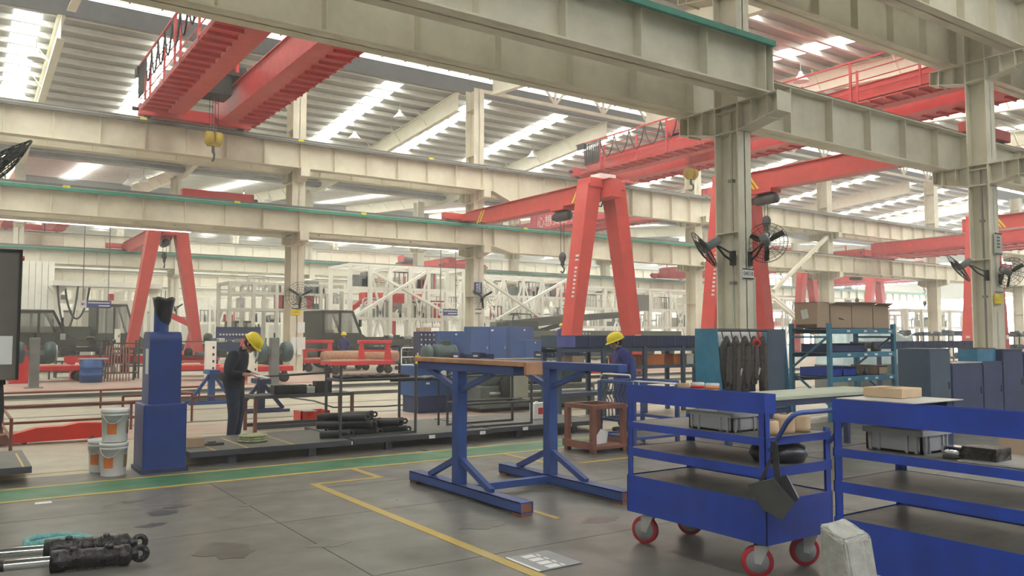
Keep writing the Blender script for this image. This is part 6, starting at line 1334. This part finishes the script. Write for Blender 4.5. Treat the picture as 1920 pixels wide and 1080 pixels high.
# green motor
t = thing('green_motor', 'dark green electric motor unit behind the T-stand plank', 'motor', (px(860, 24.0, 670), 24.0+1.2, 0)); part('base', MB().bbox(-.7, .7, -.35, .35, 0, .65, .02), 'machine_green', t); part('motor_body', MB().lathe([(.1, -.45), (.32, -.42), (.34, -.3), (.34, .3), (.32, .42), (.1, .45)], (.1, 0, .97), (1, 0, 0), 20), 'machine_green', t)
part('fan_cowl', MB().lathe([(.1, 0), (.30, .02), (.33, .22), (.28, .24)], (-.7, 0, .97), (1, 0, 0), 18), 'machine_green', t); part('terminal_box', MB().bbox(.0, .3, -.15, .15, 1.28, 1.45, .02), 'machine_green', t)
for k in range(7): part('cooling_fin', MB().torus((-.15+.09*k, 0, .97), (1, 0, 0), .345, .014, 20, 5), 'machine_green', t)
t = thing('round_log_load', 'pinkish wrapped roller lying behind the red trolleys', 'roller', (px(690, 34, 675), 34.8, .0)); part('roller', MB().lathe([(.06, -1.9), (.24, -1.85), (.27, -1.6), (.27, 1.6), (.24, 1.85), (.06, 1.9)], (0, 0, .67), (1, 0, 0), 18), 'wood', t); part('cradle', MB().box(-1.2, -1.05, -.3, .3, 0, .44), 'rust', t); part('cradle', MB().box(1.05, 1.2, -.3, .3, 0, .44), 'rust', t)
# ---- white steel frames far back
def frame(lab, x0, x1, y, zs, nb, brace=(), depth=3.0, m='white_steel', pw=.12, clutter=0, seed=1):
    r = thing('steel_gallery', lab, 'steel gallery', (x0, y, 0)); w = x1-x0; H = zs[-1]
    for k in range(nb+1):
        for yy in (0, depth): part('post', MB().box(w*k/nb-pw/2, w*k/nb+pw/2, yy-pw/2, yy+pw/2, 0, H), m, r)
        part('tie_beam', MB().box(w*k/nb-.06, w*k/nb+.06, 0, depth, H-.16, H), m, r)
    for z in zs:
        for yy in (0, depth): part('beam', MB().box(0, w, yy-.06, yy+.06, z-.16, z), m, r)
    for k in brace:
        a, b = w*k/nb, w*(k+1)/nb; part('brace', MB().bar((a, -.02, .3), (b, -.02, H-.2), .12), m, r); part('brace', MB().bar((b, -.02, .3), (a, -.02, H-.2), .12), m, r)
    R_ = random.Random(seed)
    for j in range(clutter):
        x = R_.uniform(.3, w-.8); z = R_.choice(zs[:-1]); hh = R_.uniform(.3, 1.1); ww = R_.uniform(.2, 1.0)
        f = R_.choice(['white_steel', 'white_steel', 'beige', 'grey_metal', 'light_metal', 'white_steel', 'beige', 'machine_grey', 'white_steel', 'light_metal', 'red'])
        k_ = R_.random()
        if k_ < .4: part('stored_unit', MB().bbox(x, x+ww, .3, 1.2, z, z+hh, .03), f, r)
        elif k_ < .7: part('pipe_run', MB().path([(x, .4, z), (x, .4, z+hh), (x+.1, .4, z+hh+.1), (x+ww*2, .4, z+hh+.1)], .06, 6), f, r)
        else:
            for q in range(4): part('baluster', MB().box(x+.3*q, x+.3*q+.06, -.03, .03, z, z+1.0), f, r)
            part('guard_bar', MB().box(x-.05, x+1.0, -.03, .03, z+.95, z+1.02), f, r)
    return r
frame('white steel frame with X braces behind the second and third columns', px(655, 46), px(870, 46), 46, (2.75, 4.6, 6.0), 6, (1, 3), 3, pw=.22, clutter=46, seed=3)
frame('white braced steel frame between third column and red gantry', px(905, 48), px(1085, 48), 48, (2.7, 4.5, 5.9), 5, (0, 1, 2, 3), 3, pw=.2, clutter=40, seed=4)
frame('white steel frame behind the red gantry legs', px(1090, 50), px(1330, 50), 50, (2.4, 3.9, 5.6), 6, (1, 4), 3, pw=.2, clutter=50, seed=5)
frame('white steel frame right of the nearest column', px(1440, 51), px(1545, 51), 51, (2.6, 4.2, 5.4), 4, (1,), 3, pw=.18, clutter=22, seed=6)
frame('pale yellow overhead conveyor frame behind the second column', px(430, 50), px(640, 50), 50, (3.3, 4.3, 4.9), 5, (), 2.5, 'beige', .2, clutter=24, seed=7)
frame('white portal frame row at far left', px(38, 57), px(100, 52), 54, (2.5, 5.9), 4, (0,), 3, pw=.3, clutter=6, seed=8)
frame('white low conveyor frame across the back left', px(100, 66), px(330, 66), 66, (4.2, 5.2), 5, (), 3, pw=.25, clutter=10, seed=9)
frame('white storage frame far behind the left gantry', px(320, 72), px(560, 72), 72, (2.8, 5.0), 7, (2,), 4, pw=.22, clutter=30, seed=10)
frame('white storage frame far behind the middle columns', px(600, 72.5), px(1000, 72.5), 72.5, (2.8, 4.6, 6.0), 11, (2, 6), 3.5, pw=.22, clutter=46, seed=11)
frame('white storage frame far behind the gantry legs', px(1010, 66.5), px(1420, 66.5), 66.5, (2.8, 4.6, 6.0), 13, (3, 8), 3.4, pw=.22, clutter=46, seed=12)
frame('white process frame far right behind the cardboard boxes', px(1560, 42), px(1700, 42), 42, (2.2, 3.6), 6, (), 3, pw=.22, clutter=24, seed=13)
frame('white test bay frame at far right', px(1700, 37.6), px(1830, 37.6), 37.6, (2.4, 3.9), 5, (), 3, pw=.25, clutter=14, seed=14)
# long diagonal braces behind the right frames
struct('trim_1', MB().bar(AY(1450, 562, 30), AY(1560, 655, 30), .22, .10), 'white_steel'); struct('trim_2', MB().bar(AY(1446, 552, 30.4), AY(1556, 645, 30.4), .22, .10), 'white_steel')
struct('trim_3', MB().bar(AY(1450, 545, 34), AY(1550, 445, 34), .25, .2), 'cream_far')
for k, q in enumerate(((655, 600, 800, 510), (700, 510, 860, 600), (905, 520, 1035, 610), (930, 600, 1080, 515))):
    struct('trim_%d' % (4+k), MB().bar(AY(q[0], q[1], 45.2+.3*k), AY(q[2], q[3], 45.2+.3*k), .2, .16), 'white_steel')
# grey screen board, hanging hoses, white partition panels
a = AY(1192, 552, 40); b = AY(1217, 583, 40); t = thing('grey_screen', 'blank grey panel right of the red gantry', 'panel', (a.x, 40, 0)); part('panel', MB().box(0, b.x-a.x, 0, .06, b.z, a.z), 'crate_grey', t); part('post', MB().box(.3, .38, .06, .14, 0, a.z), 'grey_metal', t)
for k, (x0p, x1p, lab) in enumerate(((108, 146, 'dark hanging hose loop left of the arrow sign'), (122, 168, 'dark hanging hose loop crossing behind the arrow sign'))):
    a, b = AY(x0p, 535, 53+k), AY(x1p, 548, 53+k); c = AY((x0p+x1p)/2, 618-20*k, 53+k); a.z = b.z = AY(97, 536, 53.5).z
    single('hanging_hose', MB().path([a.lerp(b, i/12)+Vector((0, 0, -(a.z-c.z)*math.sin(math.pi*i/12)**.7)) for i in range(13)], .06, 6), 'dark_metal', lab, 'hose')
a, b = AY(97, 536, 53.5), AY(300, 543, 53.5); t = thing('hose_beam', 'white overhead beam on posts carrying the hanging hoses', 'beam', (a.x, 53.5, 0)); zz = a.z
part('beam', MB().box(0, b.x-a.x, -.7, .7, zz, zz+.28), 'white_steel', t)
for xq in (.3, b.x-a.x-.4): part('post', MB().box(xq-.15, xq+.15, -.15, .15, 0, zz-.5), 'white_steel', t); part('post_head', MB().prism([(-.15, -.5), (.15, -.5), (.5, 0), (-.5, 0)], (xq, -.15, zz), (1, 0, 0), UP, (0, .3, 0)), 'white_steel', t)
for k in range(6): part('clip', MB().bar(((k+.5)*(b.x-a.x)/6, -.7, zz+.28), ((k+.75)*(b.x-a.x)/6, -.7, zz+.55), .08), 'white_steel', t)
for k, (x0p, x1p, zt, Yp, lab) in enumerate(((118, 330, 3.4, 70, 'grey partition wall at the back behind the left trucks'), (340, 540, 3.2, 78, 'grey partition wall at the back behind the conveyor frame'))):
    a, b = px(x0p, Yp), px(x1p, Yp); t = thing('partition_wall', lab, 'partition', (a, Yp, 0)); n = 8
    for j in range(n): part('panel', MB().box((b-a)*j/n+.03, (b-a)*(j+1)/n-.03, 0, .08, 0, zt), 'wall_side', t)
    part('top_rail', MB().box(0, b-a, -.03, .11, zt, zt+.15), 'grey_metal', t)
# far machines: a red robot arm and grey lathe-like units so the far aisle is not bare
t = thing('red_hoist_unit', 'red hoist machine hanging in the white frame behind the columns', 'hoist', (px(735, 50.2), 50.2, 0)); part('body', MB().bbox(-2.2, 2.0, -.6, .6, 3.55, 4.5, .08), 'red', t); part('column', MB().box(-.2, .2, -.2, .2, 0, 3.55), 'red', t); part('arm', MB().bar((-2.2, 0, 3.9), (-3.2, 0, 3.2), .3), 'red', t)
t = thing('red_robot', 'red robot arm behind the left gantry leg', 'robot', (px(352, 52.6), 52.6, 0)); part('base', MB().lathe([(.5, 0), (.5, .5), (.3, .7)], n=16), 'red', t); part('lower_arm', MB().bar((0, 0, .6), (.4, 0, 2.2), .4), 'red', t); part('upper_arm', MB().bar((.4, 0, 2.2), (-1.1, 0, 2.9), .32), 'red', t); part('wrist', MB().tube((-1.1, 0, 2.9), (-1.3, 0, 2.3), .15, n=10), 'dark_metal', t)
# ================================================================== haze in the hall air
hm = bpy.data.materials.new('haze'); hm.use_nodes = True; nt = hm.node_tree
for n in list(nt.nodes):
    if n.type == 'BSDF_PRINCIPLED': nt.nodes.remove(n)
vs_ = nt.nodes.new('ShaderNodeVolumeScatter'); vs_.inputs['Density'].default_value = HAZE; vs_.inputs['Color'].default_value = (1.0, 0.99, 0.93, 1); vs_.inputs['Anisotropy'].default_value = 0.0
nt.links.new(vs_.outputs[0], [n for n in nt.nodes if n.type == 'OUTPUT_MATERIAL'][0].inputs['Volume'])
hz = link('haze', MB().box(XL+.05, XR-.05, -14.9, 99.9, -.25, 16.7).mesh('haze', hm)); hz['kind'] = 'stuff'; hz['label'] = 'pale dusty haze filling the hall air'
